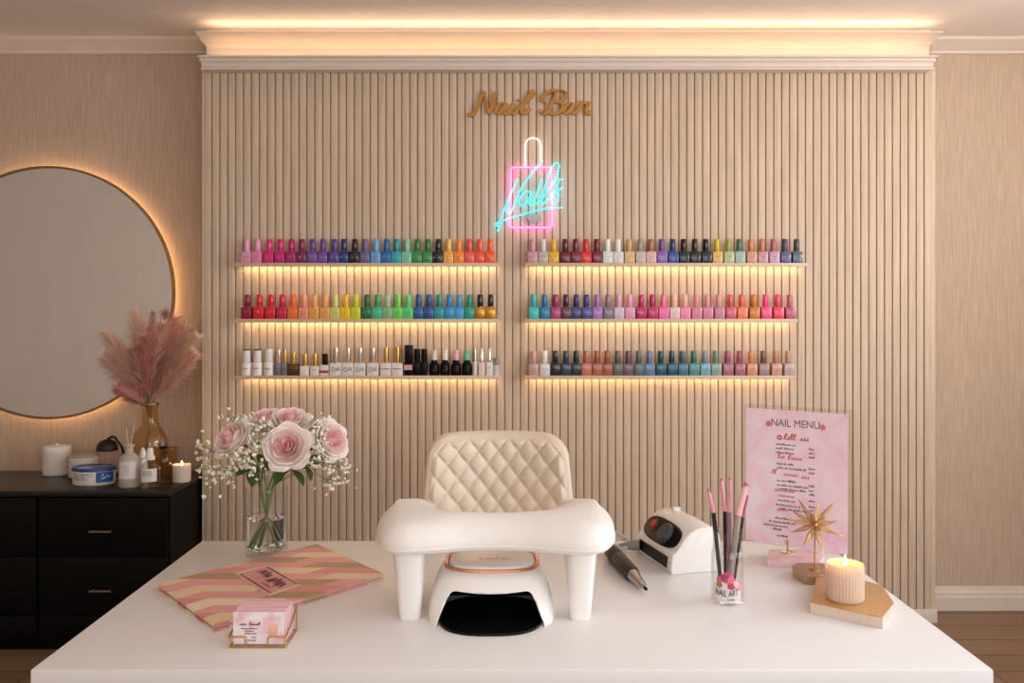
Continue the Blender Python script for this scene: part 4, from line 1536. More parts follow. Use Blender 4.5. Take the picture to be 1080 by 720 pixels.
# amber vase with pampas
PVX, PVY = DP(158, 3.335), 3.335
pv = thing('amber_vase', 'tall amber glass bottle vase holding pampas grass on the dresser', 'vase', (PVX, PVY, DT))
B().lathe([(0, 0.0), (0.062, 0.0), (0.066, 0.006), (0.066, 0.070), (0.067, 0.115), (0.064, 0.150), (0.052, 0.180), (0.036, 0.200), (0.0315, 0.225), (0.031, 0.270), (0.034, 0.286), (0.0335, 0.289), (0.0305, 0.287),
           (0.0285, 0.270), (0.029, 0.225), (0.0335, 0.202), (0.049, 0.181), (0.0615, 0.150), (0.0645, 0.115), (0.0635, 0.010), (0.05, 0.006), (0, 0.006)], 48, (PVX, PVY, DT)).build('glass_body', M_AMBER, pv)
B().lathe([(0.0325, 0.283), (0.0352, 0.283), (0.0356, 0.286), (0.0352, 0.290), (0.0325, 0.290)], 40, (PVX, PVY, DT)).build('rim_band', M_BRONZE, pv)

P_COL = {'tan': mat('tan pampas', (255, 222, 202), 0.9, var=0.12, scale=30, translucent=0.42), 'pink': mat('pink pampas', (255, 216, 202), 0.9, var=0.14, scale=30, translucent=0.42),
         'mauve': mat('mauve pampas', (242, 192, 180), 0.9, var=0.16, scale=30, translucent=0.42), 'peach': mat('peach pampas', (255, 226, 204), 0.9, var=0.12, scale=30, translucent=0.42)}
M_STRAW = mat('straw stem', (142, 116, 78), 0.7)


def pampas(tx, ty, dy, col, lab, seed, width=0.045, start=0.30, nh=1500):
    rnd = random.Random(seed)
    a = rnd.uniform(0, 2 * PI)
    foot = Vector((PVX + 0.03 * math.cos(a), PVY + 0.03 * math.sin(a), DT + 0.012))
    neck = Vector((PVX - 0.010 * math.cos(a) , PVY - 0.010 * math.sin(a), DT + 0.270))
    tip = W(tx, ty, PVY + dy)
    v = tip - neck
    ctrl = neck + Vector((v.x * 0.25, v.y * 0.25, v.z * 0.45))
    cv = [neck * (1 - t) ** 2 + ctrl * 2 * t * (1 - t) + tip * t * t for t in [i / 24 for i in range(25)]]
    t = thing('pampas_stem', lab, 'pampas grass', tuple(foot), 'pampas stems in the amber vase')
    B().tube([foot, foot.lerp(neck, 0.5)] + cv[:20], 0.0022, 6).build('stem', M_STRAW, t)
    b = B()
    bm = b.bm
    for k in range(nh):
        s = start + (1 - start) * (rnd.random() ** 0.9)
        i = min(23, int(s * 24))
        q = s * 24 - i
        p = cv[i].lerp(cv[i + 1], q)
        tg = (cv[i + 1] - cv[i]).normalized()
        e = (s - start) / (1 - start)
        ln = width * (0.55 + 0.9 * math.sin(PI * min(1, e * 0.85 + 0.12)) ** 0.8) * rnd.uniform(0.6, 1.25)
        rd = Vector((rnd.gauss(0, 1), rnd.gauss(0, 1), rnd.gauss(0, 1)))
        rd = rd - tg * rd.dot(tg)
        rd.normalize()
        op = rnd.uniform(0.4, 1.1)
        d = (tg * 0.80 + rd * op).normalized()
        wv = rd.cross(tg).normalized() * rnd.uniform(0.0008, 0.0015)
        p1 = p + d * ln * 0.5 + Vector((0, 0, -0.002))
        p2 = p + d * ln + Vector((rnd.uniform(-.004, .004), rnd.uniform(-.004, .004), -0.012 * rnd.random()))
        v0, v1 = bm.verts.new(p - wv * .6), bm.verts.new(p + wv * .6)
        v2, v3 = bm.verts.new(p1 + wv), bm.verts.new(p1 - wv)
        v4 = bm.verts.new(p2)
        bm.faces.new((v0, v1, v2, v3))
        bm.faces.new((v3, v2, v4))
    b.build('plume', P_COL[col], t, smooth=0)
    return t


pl_ = [((113, 352), -0.04, 'tan', 'tan pampas plume at the upper left of the bunch', 0.042), ((113, 378), 0.02, 'pink', 'pink pampas plume spreading low to the left', 0.046), ((143, 331), 0.03, 'tan', 'tall tan pampas plume left of the top mauve one', 0.046),
       ((161, 330), 0.05, 'mauve', 'slim dark mauve pampas plume at the top centre', 0.024), ((172, 342), -0.06, 'pink', 'pink pampas plume in the front centre of the bunch', 0.046), ((184, 337), 0.02, 'mauve', 'mauve pampas plume right of the top centre', 0.044),
       ((207, 356), 0.0, 'peach', 'peach pampas plume reaching furthest right', 0.044), ((204, 373), -0.05, 'pink', 'pink pampas plume drooping low on the right', 0.040), ((126, 408), -0.07, 'mauve', 'short mauve pampas plume drooping at lower left', 0.034),
       ((152, 356), -0.09, 'mauve', 'dusky pampas plume nearest the front, left of centre', 0.038), ((196, 345), 0.03, 'pink', 'fluffy pink pampas plume between mauve and peach plumes', 0.042), ((139, 368), -0.08, 'pink', 'pink pampas plume in front at left centre', 0.040)]
for i, (tp, dy, c, lab, wd) in enumerate(pl_):
    pampas(tp[0], tp[1], dy, c, lab, 100 + i, wd * 1.35, 0.2)

# reed diffuser bottle
X_, Y_ = DP(136.5, 3.17), 3.17
rb = thing('reed_diffuser', 'frosted white labelled diffuser bottle with reeds on the dresser', 'diffuser', (X_, Y_, DT))
B().lathe([(0, 0), (0.035, 0), (0.0375, 0.004), (0.0375, 0.095), (0.034, 0.108), (0.020, 0.121), (0.0135, 0.126), (0.0135, 0.146), (0.0175, 0.148), (0.0178, 0.155), (0.0150, 0.157), (0.0105, 0.154), (0.0105, 0.128), (0.030, 0.104), (0.0345, 0.09),
           (0.0345, 0.006), (0, 0.006)], 40, (X_, Y_, DT)).build('glass_body', mat('frosted white glass', (226, 218, 210), 0.3, var=0.02, translucent=0.45), rb)
B().lathe([(0, 0.0065), (0.034, 0.0065), (0.034, 0.030), (0, 0.030)], 32, (X_, Y_, DT)).build('perfume_oil', glass('pale oil', (0.90, 0.86, 0.78), 0.4), rb)


def wrap_label(parent, cx, cy, r, a0, a1, z0, z1, m=M_PAPER, name='paper_label', seg=16):
    b = B()
    for rr_ in (r, ):
        g0 = [[Vector((cx + q * math.cos(a0 + (a1 - a0) * i / seg), cy + q * math.sin(a0 + (a1 - a0) * i / seg), z)) for q, z in ((rr_, z0), (rr_, z1), (rr_ + 0.0006, z1), (rr_ + 0.0006, z0))] for i in range(seg + 1)]
        b.rings(g0)
    return b.build(name, m, parent)


FA = -PI / 2 + 0.35   # the side turned to the viewer
lb = wrap_label(rb, X_, Y_, 0.0377, FA - 1.0, FA + 0.65, DT + 0.033, DT + 0.096)


def cylm(cx, cy, r, a0):
    return lambda u, v, d: Vector((cx + (r + d) * math.cos(a0 + u / r), cy + (r + d) * math.sin(a0 + u / r), DT + v))


b = B()
rs = random.Random(9)
for v in (0.078, 0.070, 0.062, 0.05):
    dashes(b, cylm(X_, Y_, 0.0384, FA - 0.2), -0.012, 0.010, v, 0.003, rs)
b.build('label_print', mat('faint grey ink', (150, 142, 138), 0.8), lb)
for (tx, ty), lab, o in (((133.0, 452), 'left reed stick in the frosted diffuser bottle', -0.004), ((141.5, 448), 'right reed stick in the frosted diffuser bottle', 0.004)):
    p0 = Vector((X_ - o * 3, Y_ + o, DT + 0.009))
    p1 = Vector((X_ + o, Y_, DT + 0.150))
    p2 = W(tx, ty, Y_)
    b = B()
    b.tube([p0, p1, p2], 0.0022, 8)
    rd_ = recentre(b.build('reed_stick', mat('pale reed', (214, 184, 150), 0.7), None))
    tag(rd_, lab, 'reed', 'reeds in the diffuser bottle')

# pump bottle with pale gold liquid
X_, Y_ = DP(158.5, 3.165), 3.163
pb = thing('pump_bottle', 'small round bottle with white pump and golden oil on the dresser', 'bottle', (X_, Y_, DT))
B().lathe([(0, 0), (0.034, 0), (0.037, 0.004), (0.037, 0.062), (0.034, 0.076), (0.024, 0.088), (0.0145, 0.094), (0.0145, 0.100), (0.011, 0.100), (0.011, 0.092), (0.031, 0.074), (0.0345, 0.06), (0.0345, 0.005), (0, 0.005)], 40, (X_, Y_, DT)).build('glass_body', glass('clear frosted glass', (0.965, 0.955, 0.94), 1.5, 0.15), pb)
B().lathe([(0, 0.0055), (0.034, 0.0055), (0.034, 0.020), (0, 0.020)], 32, (X_, Y_, DT)).build('golden_oil', glass('golden oil', (0.94, 0.84, 0.66), 0.5), pb)
B().lathe([(0, 0.1002), (0.0165, 0.1002), (0.0165, 0.114), (0.012, 0.118), (0.0115, 0.134), (0.009, 0.143), (0, 0.1445)], 28, (X_, Y_, DT)).build('pump_cap', M_PLASTIC, pb)
lb = wrap_label(pb, X_, Y_, 0.0372, FA - 0.85, FA + 0.7, DT + 0.024, DT + 0.072)
b = B()
for v in (0.060, 0.053, 0.046):
    dashes(b, cylm(X_, Y_, 0.0379, FA - 0.2), -0.018, 0.016, v, 0.004, rs)
b.build('label_print', mat('grey ink', (110, 102, 104), 0.8), lb)

# small white pointed bottle behind the pump bottle
X_, Y_ = DP(150.8, 3.235), 3.235
wb = thing('pointed_cap_bottle', 'small white bottle with pointed cap behind the pump bottle', 'bottle', (X_, Y_, DT))
B().lathe([(0, 0), (0.0165, 0), (0.0175, 0.003), (0.0175, 0.080), (0.014, 0.092), (0, 0.093)], 28, (X_, Y_, DT)).build('body', M_PLASTIC, wb)
B().lathe([(0, 0.0935), (0.013, 0.0935), (0.012, 0.112), (0.004, 0.132), (0, 0.134)], 24, (X_, Y_, DT)).build('cap', M_PLASTIC, wb)

# amber perfume bottle
X_, Y_ = 0, 3.240
X_ = DP(172.5, Y_)
ab = thing('amber_bottle', 'dark amber bottle with black collar and clear stopper on the dresser', 'bottle', (X_, Y_, DT))
B().lathe([(0, 0), (0.027, 0), (0.030, 0.004), (0.030, 0.080), (0.028, 0.098), (0.018, 0.112), (0.012, 0.116), (0.012, 0.128), (0.009, 0.128), (0.009, 0.115), (0.025, 0.096), (0.027, 0.08), (0.027, 0.005), (0, 0.005)], 36, (X_, Y_, DT)).build('glass_body', M_AMBERDK, ab)
B().lathe([(0, 0.1285), (0.0155, 0.1285), (0.0155, 0.137), (0, 0.138)], 28, (X_, Y_, DT)).build('collar', M_BLACKPL, ab)
B().lathe([(0, 0.1385), (0.010, 0.1385), (0.0125, 0.150), (0.0135, 0.166), (0.010, 0.171), (0, 0.172)], 24, (X_, Y_, DT)).build('stopper', M_GLASS, ab)

# square amber block vase behind the candle
X_, Y_ = DP(176.5, 3.42), 3.430
qb = thing('amber_glass_box', 'square amber glass vessel with gold rim behind the lit candle', 'glass box', (X_, Y_, DT))
b = B()
sq = superellipse(0.030, 0.026, 8, 32, (X_, Y_))
sqi = superellipse(0.027, 0.023, 8, 32, (X_, Y_))
b.rings([[Vector((p[0], p[1], DT)) for p in sq], [Vector((p[0], p[1], DT + 0.098)) for p in sq], [Vector((p[0], p[1], DT + 0.098)) for p in sqi], [Vector((p[0], p[1], DT + 0.006)) for p in sqi]])
b.build('glass_body', M_AMBER, qb)
B().tube([Vector((p[0], p[1], DT + 0.099)) for p in sq], 0.002, 6, closed=True).build('rim_band', M_GOLD, qb)

# lit candle on the dresser
X_, Y_ = DP(190, 3.24), 3.255
M_CW = mat('white candle jar', (240, 228, 214), 0.35, var=0.02, translucent=0.3)
candle('jar_candle', 'lit white candle in a plain glass jar at right end of the dresser', X_, Y_, DT, 0.0335, 0.066, 0, M_WAX, M_CW, 0.020, 0.2)

# blue and white oval tin
X_, Y_ = DP(101, 3.235), 3.222
tin = thing('cream_tin', 'round white tub with a blue lid and blue label on the dresser', 'tub', (X_, Y_, DT))
ov = lambda k: superellipse(0.078 * k, 0.056 * k, 2.0, 56, (X_, Y_))
b = B()
b.rings([[Vector((p[0], p[1], DT + z)) for p in ov(k)] for k, z in ((0.93, 0), (0.98, 0.003), (1.0, 0.010), (1.01, 0.050), (1.0, 0.0515), (0.5, 0.0515))])
tb = b.build('tub', mat('cream tub', (232, 222, 210), 0.35), tin)
b = B()
b.rings([[Vector((p[0], p[1], DT + z)) for p in ov(k)] for k, z in ((0.99, 0.0520), (1.035, 0.0523), (1.035, 0.060), (1.01, 0.064), (0.94, 0.0645), (0.90, 0.0625), (0.4, 0.0625))])
ld_ = b.build('lid', mat('blue lid', (32, 78, 150), 0.3), tin)
b = B()
fm = lambda u, v, d: Vector((X_ + u, Y_ + v, DT + 0.0628 + d))
rs = random.Random(14)
scribble(b, fm, -0.035, 0.004, -0.012, 0.020, 0.004, rs)
scribble(b, fm, 0.0, 0.045, 0.014, 0.016, 0.004, rs)
b.rings([[Vector((X_ - 0.028 + p[0], Y_ - 0.02 + p[1], DT + 0.0628 + d)) for p in superellipse(0.022, 0.010, 2, 20)] for d in (0, 0.0005)])
b.build('lid_print', mat('pale print', (214, 218, 226), 0.5), ld_)


def oval(a, k=1.0):
    return Vector((X_ + 0.0785 * k * math.cos(a), Y_ + 0.0565 * k * math.sin(a), 0))


b = B()
rg = []
for i in range(17):
    a = -PI / 2 + 0.42 + (0.95) * i / 16
    rg.append([oval(a, k) + Vector((0, 0, DT + z)) for k, z in ((1.004, 0.012), (1.012, 0.050), (1.020, 0.050), (1.012, 0.012))])
b.rings(rg)
bl = b.build('blue_label', mat('blue label', (38, 96, 172), 0.4), tin)
b = B()
fo = lambda u, v, d: oval(-PI / 2 + u, 1.022 + d * 10) + Vector((0, 0, DT + v))
b.ribbon([(p.x, p.y) for p in spline([(0.62, 0.020, 0), (0.66, 0.034, 0), (0.76, 0.042, 0), (0.78, 0.030, 0), (0.7, 0.026, 0), (0.86, 0.030, 0), (0.98, 0.038, 0), (1.02, 0.030, 0), (1.15, 0.036, 0)], 4)], fo, 0.004, d0=0, d1=0.0005)
b.build('label_print', mat('white print', (226, 230, 234), 0.5), bl)
b = B()
for v, x1 in ((0.040, 0.25), (0.031, 0.15), (0.022, 0.1)):
    u = -0.75
    while u < x1:
        hh = rs.uniform(0.0045, 0.007)
        b.rings([[fo(u, v, 0), fo(u + 0.035, v, 0), fo(u + 0.035, v + hh, 0), fo(u, v + hh, 0)], [fo(u, v, 0.0005), fo(u + 0.035, v, 0.0005), fo(u + 0.035, v + hh, 0.0005), fo(u, v + hh, 0.0005)]])
        u += rs.choice((0.055, 0.055, 0.12))
b.build('tub_print', mat('brown grey print', (138, 122, 118), 0.7), tb)

# lidded glass jar with white pads
X_, Y_ = DP(87.5, 3.33), 3.335
lj = thing('lidded_jar', 'clear glass jar with knobbed lid full of white cotton behind the tub', 'jar', (X_, Y_, DT))
B().lathe([(0, 0), (0.056, 0), (0.059, 0.004), (0.059, 0.084), (0.057, 0.084), (0.0565, 0.006), (0, 0.005)], 44, (X_, Y_, DT)).build('glass_body', M_GLASS, lj)
b = B()
for k in range(7):
    z = 0.0065 + k * 0.0105
    b.lathe([(0, z), (0.051, z), (0.0535, z + 0.003), (0.0535, z + 0.007), (0.051, z + 0.0100), (0, z + 0.0100)], 32, (X_ + R.uniform(-.001, .001), Y_, DT))
pads = b.build('cotton_pads', mat('cotton', (236, 228, 220), 0.95, var=0.04, scale=200, bump=0.2), lj)
pads['kind'] = 'stuff'
b = B()
b.lathe([(0.0, 0.0845), (0.060, 0.0845), (0.0615, 0.088), (0.052, 0.094), (0.02, 0.098), (0.006, 0.099), (0.006, 0.103), (0.010, 0.107), (0.010, 0.112), (0.005, 0.116), (0, 0.1165)], 44, (X_, Y_, DT))
b.build('lid', M_GLASS, lj)

# pale jar further left and the tissue pack behind
X_, Y_ = DP(60, 3.40), 3.40
pj = thing('white_canister', 'plain white canister at the left end behind the lidded jar', 'canister', (X_, Y_, DT))
B().lathe([(0, 0), (0.048, 0), (0.051, 0.004), (0.051, 0.094), (0, 0.094)], 40, (X_, Y_, DT)).build('body', mat('off white ceramic', (228, 218, 206), 0.35), pj)
B().lathe([(0, 0.0945), (0.053, 0.0945), (0.053, 0.108), (0.046, 0.114), (0.008, 0.117), (0.006, 0.123), (0, 0.124)], 40, (X_, Y_, DT)).build('lid', M_PLASTIC, pj)

# small dark dome lamp with a bent neck
X_, Y_ = DP(111, 3.35), 3.395
dl = thing('dome_lamp', 'small dark dome shade lamp with bent neck behind the diffuser bottle', 'lamp', (X_ + 0.05, Y_, DT))
hc = W(113, 470, Y_)
b = B()
b.lathe([(0.040, -0.018), (0.041, -0.014), (0.038, 0.004), (0.029, 0.018), (0.014, 0.026), (0, 0.028), (0, 0.0255), (0.013, 0.0235), (0.027, 0.0155), (0.036, 0.002), (0.0385, -0.014)], 36, tuple(hc))
b.build('shade', mat('dark bronze shade', (46, 40, 37), 0.4, 0.4), dl)
b = B()
base = Vector((DP(127, Y_), Y_ + 0.012, DT))
b.tube(spline([hc + Vector((0, 0, 0.027)), hc + Vector((0.024, 0.002, 0.036)), W(124, 465, Y_ + 0.006), W(129.5, 474, Y_ + 0.012), Vector((base.x + 0.006, base.y, DT + 0.045)), base + Vector((0, 0, 0.008))], 8), 0.0052, 10)
b.build('neck', mat('dark bronze', (38, 34, 32), 0.4, 0.4), dl)
B().lathe([(0, 0), (0.032, 0), (0.032, 0.006), (0.012, 0.010), (0, 0.011)], 32, tuple(base)).build('base', MATS['dark bronze'], dl)

# ------------------------------------------------------------------ wall shelves and polish bottles
BYC = 3.363        # depth of the bottle centres
FACE = BYC - 0.020


def shelf_z(py):
    return CAM_Z - (py - 325) / F * FACE


M_SHELF = mat('champagne shelf', (214, 186, 158), 0.4, var=0.03, scale=20)
M_SHLED = emit('shelf led', (1.0, 0.66, 0.33), 20)
shelves = {}
for key, px0, px1, py, lab in (('upper left', 248, 526.5, 278.2, 'upper left polish shelf with warm under-light'), ('middle left', 248, 526.5, 337.0, 'middle left polish shelf with warm under-light'),
                               ('lower left', 248, 526.5, 396.6, 'lower left shelf of white and black bottles with warm under-light'), ('upper right', 553.5, 852, 278.2, 'upper right polish shelf with warm under-light'),
                               ('middle right', 553.5, 841, 337.0, 'middle right polish shelf with warm under-light'), ('lower right', 553.5, 839.5, 396.6, 'lower right polish shelf with warm under-light')):
    z = shelf_z(py)
    x0, x1 = (px0 - 540) / F * 3.335, (px1 - 540) / F * 3.335
    t = thing('wall_shelf', lab, 'shelf', ((x0 + x1) / 2, PY, z), 'lit polish shelves on the slatted wall')
    B().span((x0, 3.333, z - 0.0055), (x1, PY - 0.0005, z - 0.0004), 0.0008).build('board', M_SHELF, t)
    B().span((x0, 3.3305, z - 0.011), (x1, 3.3328, z + 0.0035), 0.0005).build('front_lip', M_SHELF, t)
    B().span((x0 + 0.012, 3.380, z - 0.0075), (x1 - 0.012, 3.388, z - 0.0057)).build('led_strip', M_SHLED, t)
    shelves[key] = z

# prototype meshes of the square polish bottle
pbm = B()
pbm.box((0, 0, 0.0245), (0.0402, 0.040, 0.049), 0.0035, seg=2)
pbm.lathe([(0, 0.048), (0.0085, 0.048), (0.0085, 0.0525), (0, 0.0525)], 14)
p_body = pbm.build('bottle_body', mat('lacquer', (200, 60, 100)), None)
pcm = B()
pcm.lathe([(0, 0.0515), (0.0112, 0.0515), (0.0118, 0.0525), (0.0104, 0.0965), (0.0094, 0.0985), (0, 0.0985)], 18)
p_cap = pcm.build('bottle_cap', mat('lacquer', (200, 60, 100)), None)
ppm = B()
rs = random.Random(4)
pf2 = lambda u, v, d: Vector((u, -0.0201 - d, v))
scribble(ppm, pf2, -0.012, 0.012, 0.029, 0.004, 0.0011, rs, 0.0003)
scribble(ppm, pf2, -0.009, 0.009, 0.021, 0.004, 0.0010, rs, 0.0003)
ppm.ribbon([(-0.002, 0.012), (0.002, 0.012)], pf2, 0.0018, d0=0, d1=0.0003)
p_print = ppm.build('brand_print', mat('pale print line', (200, 196, 196)), None)
# frosted white gel bottle
gb = B()
gb.lathe([(0, 0), (0.019, 0), (0.0205, 0.002), (0.0205, 0.047), (0.0185, 0.0525), (0.010, 0.055), (0, 0.055)], 28)
g_body = gb.build('bottle_body', M_PLASTIC, None)
gc = B()
gc.lathe([(0, 0.0545), (0.0145, 0.0545), (0.015, 0.056), (0.0145, 0.100), (0, 0.100)], 24)
g_cap = gc.build('bottle_cap', M_PLASTIC, None)
gt = B()
gt.lathe([(0, 0.0998), (0.0150, 0.0998), (0.0150, 0.1045), (0, 0.105)], 24)
g_top = gt.build('cap_ring', M_DARKGREY, None)
PROTO = [p_body, p_cap, p_print, g_body, g_cap, g_top]


def lacq(c, metal=0.0, rough=0.22):
    return mat('lacquer %d %d %d %.1f' % (c + (metal,)), c, rough, metal, var=0.08, scale=60, coat=0.3)


def inst(src, parent, m, name=None):
    o = src.copy()
    COL.objects.link(o)
    o.parent = parent
    o.location = (0, 0, 0)
    if name:
        o.name = name
    o.material_slots[0].link = 'OBJECT'
    o.material_slots[0].material = m
    return o


def hx(s):
    return tuple(int(s[i:i + 2], 16) for i in (0, 2, 4))


ORD = ['leftmost', 'second', 'third', 'fourth', 'fifth', 'sixth', 'seventh', 'eighth', 'ninth', 'tenth', 'eleventh', 'twelfth', 'thirteenth', 'fourteenth', 'fifteenth', 'sixteenth', 'seventeenth',
       'eighteenth', 'nineteenth', 'twentieth', 'twenty-first', 'twenty-second', 'twenty-third', 'twenty-fourth', 'twenty-fifth']

ROWS = {
    'upper left': ([258.9, 270.2, 282.5, 294.5, 306.1, 317.2, 328.5, 339.6, 351.7, 361.8, 373.2, 384.6, 396.0, 407.1, 417.9, 428.8, 439.6, 450.8, 461.8, 472.9, 484.0, 495.1, 505.9, 516.8],
                   ['pale pink|e8a8be|dd9db8', 'light pink|f0a0be|e888ae', 'hot pink|ea2c7c|d82878', 'magenta|dc1c72|c41f70', 'berry|bc1670|a81c68', 'plum|90195a|7c2050', 'violet|654494|72509a', 'purple|6e4698|71489a', 'indigo|53468e|58408a',
                    'navy|1c2f66|1f3a78', 'black|15151a|1b1a20', 'mauve|7a659c|66608a', 'sky blue|74b2da|68a6d2', 'royal blue|1a68a8|1f68ae', 'teal|1c9aa0|22a8a6', 'mint green|86cea8|7cc8a4', 'forest green|2a7a3e|338a4c',
                    'green|327c3c|39884a', 'black|17161a|1c1a1e', 'yellow|f0be54|e8b044', 'orange|f88e34|f68c36', 'coral|f25a48|ec5a58', 'orange red|f8602c|f0542c', 'bright orange|f86228|f45a2a']),
    'middle left': ([259.4, 272.0, 284.5, 296.5, 308.0, 319.6, 330.7, 342.0, 352.8, 363.8, 374.8, 386.2, 397.4, 408.2, 419.2, 430.2, 441.1, 452.0, 462.8, 473.6, 484.0, 495.0, 506.2, 517.3],
                    ['dark red|861430|901634', 'red|d81f2a|e0202c', 'scarlet|de2032|dc2036', 'crimson|d81e50|cc1c54', 'orange|f47630|f07030', 'peach|f6a27c|f69a78', 'apricot|f4b45c|eeac58', 'pale orange|f0b060|eeaa5c', 'pale lime|dcdc8a|d2d27c',
                     'yellow|f8c41c|f8cc20', 'lime yellow|d6dc28|d2da2c', 'dark green|1a6a42|1c6e48', 'emerald|2aa66c|40bc88', 'grey green|b0c8ac|88ba8c', 'lime green|7cdc5c|6cd85c', 'bright green|60d878|58d478', 'navy blue|205f94|205a90',
                     'dark blue|215294|1f4e8e', 'teal|1c8e92|1c9498', 'blue|2a8ec6|2690c6', 'light blue|3a98d0|3a9cd0', 'teal green|1c9a80|149880', 'amber|1d1a1c|bc8624', 'amber gold|1d1a1c|c48a26']),
    'upper right': ([561.9, 573.1, 584.2, 596.3, 607.6, 618.4, 629.9, 641.3, 652.4, 664.2, 676.0, 687.2, 698.7, 710.3, 721.9, 733.7, 745.5, 757.3, 769.3, 781.1, 793.4, 805.2, 817.3, 829.3, 841.8],
                    ['dusty pink|ce9ca8|cb97a6', 'silver beige|dcd6d0|bdb3a8', 'yellow|e8bc1e|e4b41c', 'maroon|5e1424|641528', 'wine|781430|7c1632', 'red|de2426|dc282c', 'burgundy|74122c|7a1530', 'white|ece8e4|dedede', 'milky white|eae6e2|dcdadc',
                     'gold|d2a660|e0b878', 'grey beige|9e8c82|c8b8b4', 'blush|a87040|dab0ac', 'purple|6a4898|8460ae', 'blue|233a68|2c4c94', 'black|141316|1a1a1f', 'jet black|131215|19191e', 'soft black|151417|1b1b20',
                     'golden|d4b41c|deb460', 'olive|989c44|b8be8e', 'sage|4a6e52|a2bcb0', 'salmon|d88456|d2947e', 'rose|d07c5c|c89498', 'lilac|bc6468|c8a0bc', 'dusk purple|4c4068|58527e', 'slate|40464c|586672']),
    'middle right': ([562.9, 574.7, 586.2, 597.3, 608.0, 619.1, 630.3, 641.9, 653.2, 664.8, 676.9, 688.7, 700.4, 712.0, 723.2, 735.3, 747.1, 759.4, 771.5, 783.5, 796.3, 808.8, 821.8, 834.5],
                     ['turquoise|2cb2ba|38beb8', 'blue teal|1a7aa2|1a7caa', 'raspberry|a2305c|a8406a', 'dark plum|43202e|623448', 'navy|2c3060|343a74', 'indigo|463e82|4a4c90', 'lilac|a874be|a474c0', 'grey mauve|8c7a8c|867488', 'pale lilac|d8a4c4|d4bad2',
                      'pink|e49cba|e29cba', 'crimson|be205e|b8265e', 'deep pink|be2460|bc2c66', 'neon pink|f472a4|fc6aaa', 'nude|f0baa4|e4c8c0', 'candy pink|f2aea4|f886b6', 'rose pink|dc8e98|d88698', 'soft rose|e0949c|da809a', 'dusty mauve|e09a9e|c8849e',
                      'coral red|e05c58|d45a70', 'coral|ec6450|f0805e', 'ochre|cc8028|cc7c2a', 'hot pink|fa4a7c|f44e84', 'watermelon|ec4a66|ec4064', 'dusty rose|c06a74|ba6078']),
    'lower right': ([562.9, 574.7, 586.0, 597.1, 608.0, 618.8, 630.1, 641.0, 652.1, 663.2, 674.5, 685.6, 697.6, 709.4, 720.9, 732.7, 744.3, 755.9, 768.4, 781.1, 793.7, 806.4, 819.6, 832.9],
                    ['pink beige|d2a298|c69c98', 'white|e8e4e2|d8d6d4', 'black|1c2428|1a2226', 'charcoal|2c3a42|303e48', 'dark grey|242c30|2a3236', 'copper|bc6c4e|c07058', 'bronze|a0583e|a8644e', 'rust|a4563c|a05a44', 'stone grey|645e5c|625e5e',
                     'mauve grey|6a545c|6c5862', 'slate|5a6468|5a6872', 'blue grey|607a98|60809e', 'deep teal|0e4a54|165c68', 'petrol|0c4450|125664', 'steel teal|356478|407484', 'sea green|2a7266|568e84', 'pale blue|749098|7caabe',
                     'sage|70907a|92a896', 'dusty plum|a6546a|a66a7a', 'dusky rose|a65864|a66c74', 'terracotta|d88858|dc946e', 'taupe|785850|a08286', 'sand|ba8460|d49a86', 'pale mauve|be9886|c6a8a8']),
}
for key, (xs, cols) in ROWS.items():
    z = shelves[key]
    names = [c.split('|')[0] for c in cols]
    seen = set()
    for i, (px, c) in enumerate(zip(xs, cols)):
        nm, cc, cb = c.split('|')
        cc, cb = hx(cc), hx(cb)
        if i == 0:
            lab = '%s nail polish bottle, leftmost on the %s shelf' % (nm, key)
        elif i == len(cols) - 1:
            lab = '%s nail polish bottle, rightmost on the %s shelf' % (nm, key)
        else:
            lab = '%s nail polish bottle between %s and %s bottles on %s shelf' % (nm, names[i - 1], names[i + 1], key)
        t = thing('nail_polish_bottle', lab, 'nail polish', ((px - 540) / F * FACE, BYC, z + 0.0003), 'polish bottles on the %s shelf' % key)
        gold = nm.startswith('amber')
        inst(p_body, t, lacq(cb, 0.5 if gold else 0.0), 'bottle_body')
        inst(p_cap, t, lacq(cc), 'bottle_cap')
        lum = 0.3 * cb[0] + 0.6 * cb[1] + 0.1 * cb[2]
        k = 62 if lum < 150 else -34
        inst(p_print, t, mat('print on %d %d %d' % cb, tuple(max(0, min(255, v + k)) for v in cb), 0.5), 'brand_print')

# lower left shelf: mixed bottles
zl = shelves['lower left']
GRP = 'mixed bottles on the lower left shelf'


def mixed(px, name, lab):
    return thing(name, lab, 'bottle', ((px - 540) / F * FACE, BYC, zl + 0.0003), GRP)


def local(b, name, m, parent):
    return b.build(name, m, parent, world=False)


def sq_bottle(t, w, d, h, m, capm, cr, ch, print_m=None, cx=0.0, marks=None):
    local(B().box((0, 0, h / 2), (w, d, h), 0.003), 'bottle_body', m, t)
    local(B().lathe([(0, h + 0.0003), (cr, h + 0.0003), (cr * 1.02, h + 0.002), (cr, h + ch - 0.001), (cr * 0.9, h + ch), (0, h + ch)], 20, (cx, 0, 0)), 'bottle_cap', capm, t)
    if print_m is not None:
        b = B()
        ff = lambda u, v, dd: Vector((u, -d / 2 - 0.0001 - dd, v))
        for stroke in marks:
            b.ribbon([(p.x * w, p.y * h) for p in spline([(q[0], q[1], 0) for q in stroke], 5)], ff, 0.0016, d0=0, d1=0.0003)
        local(b, 'label_print', print_m, t)


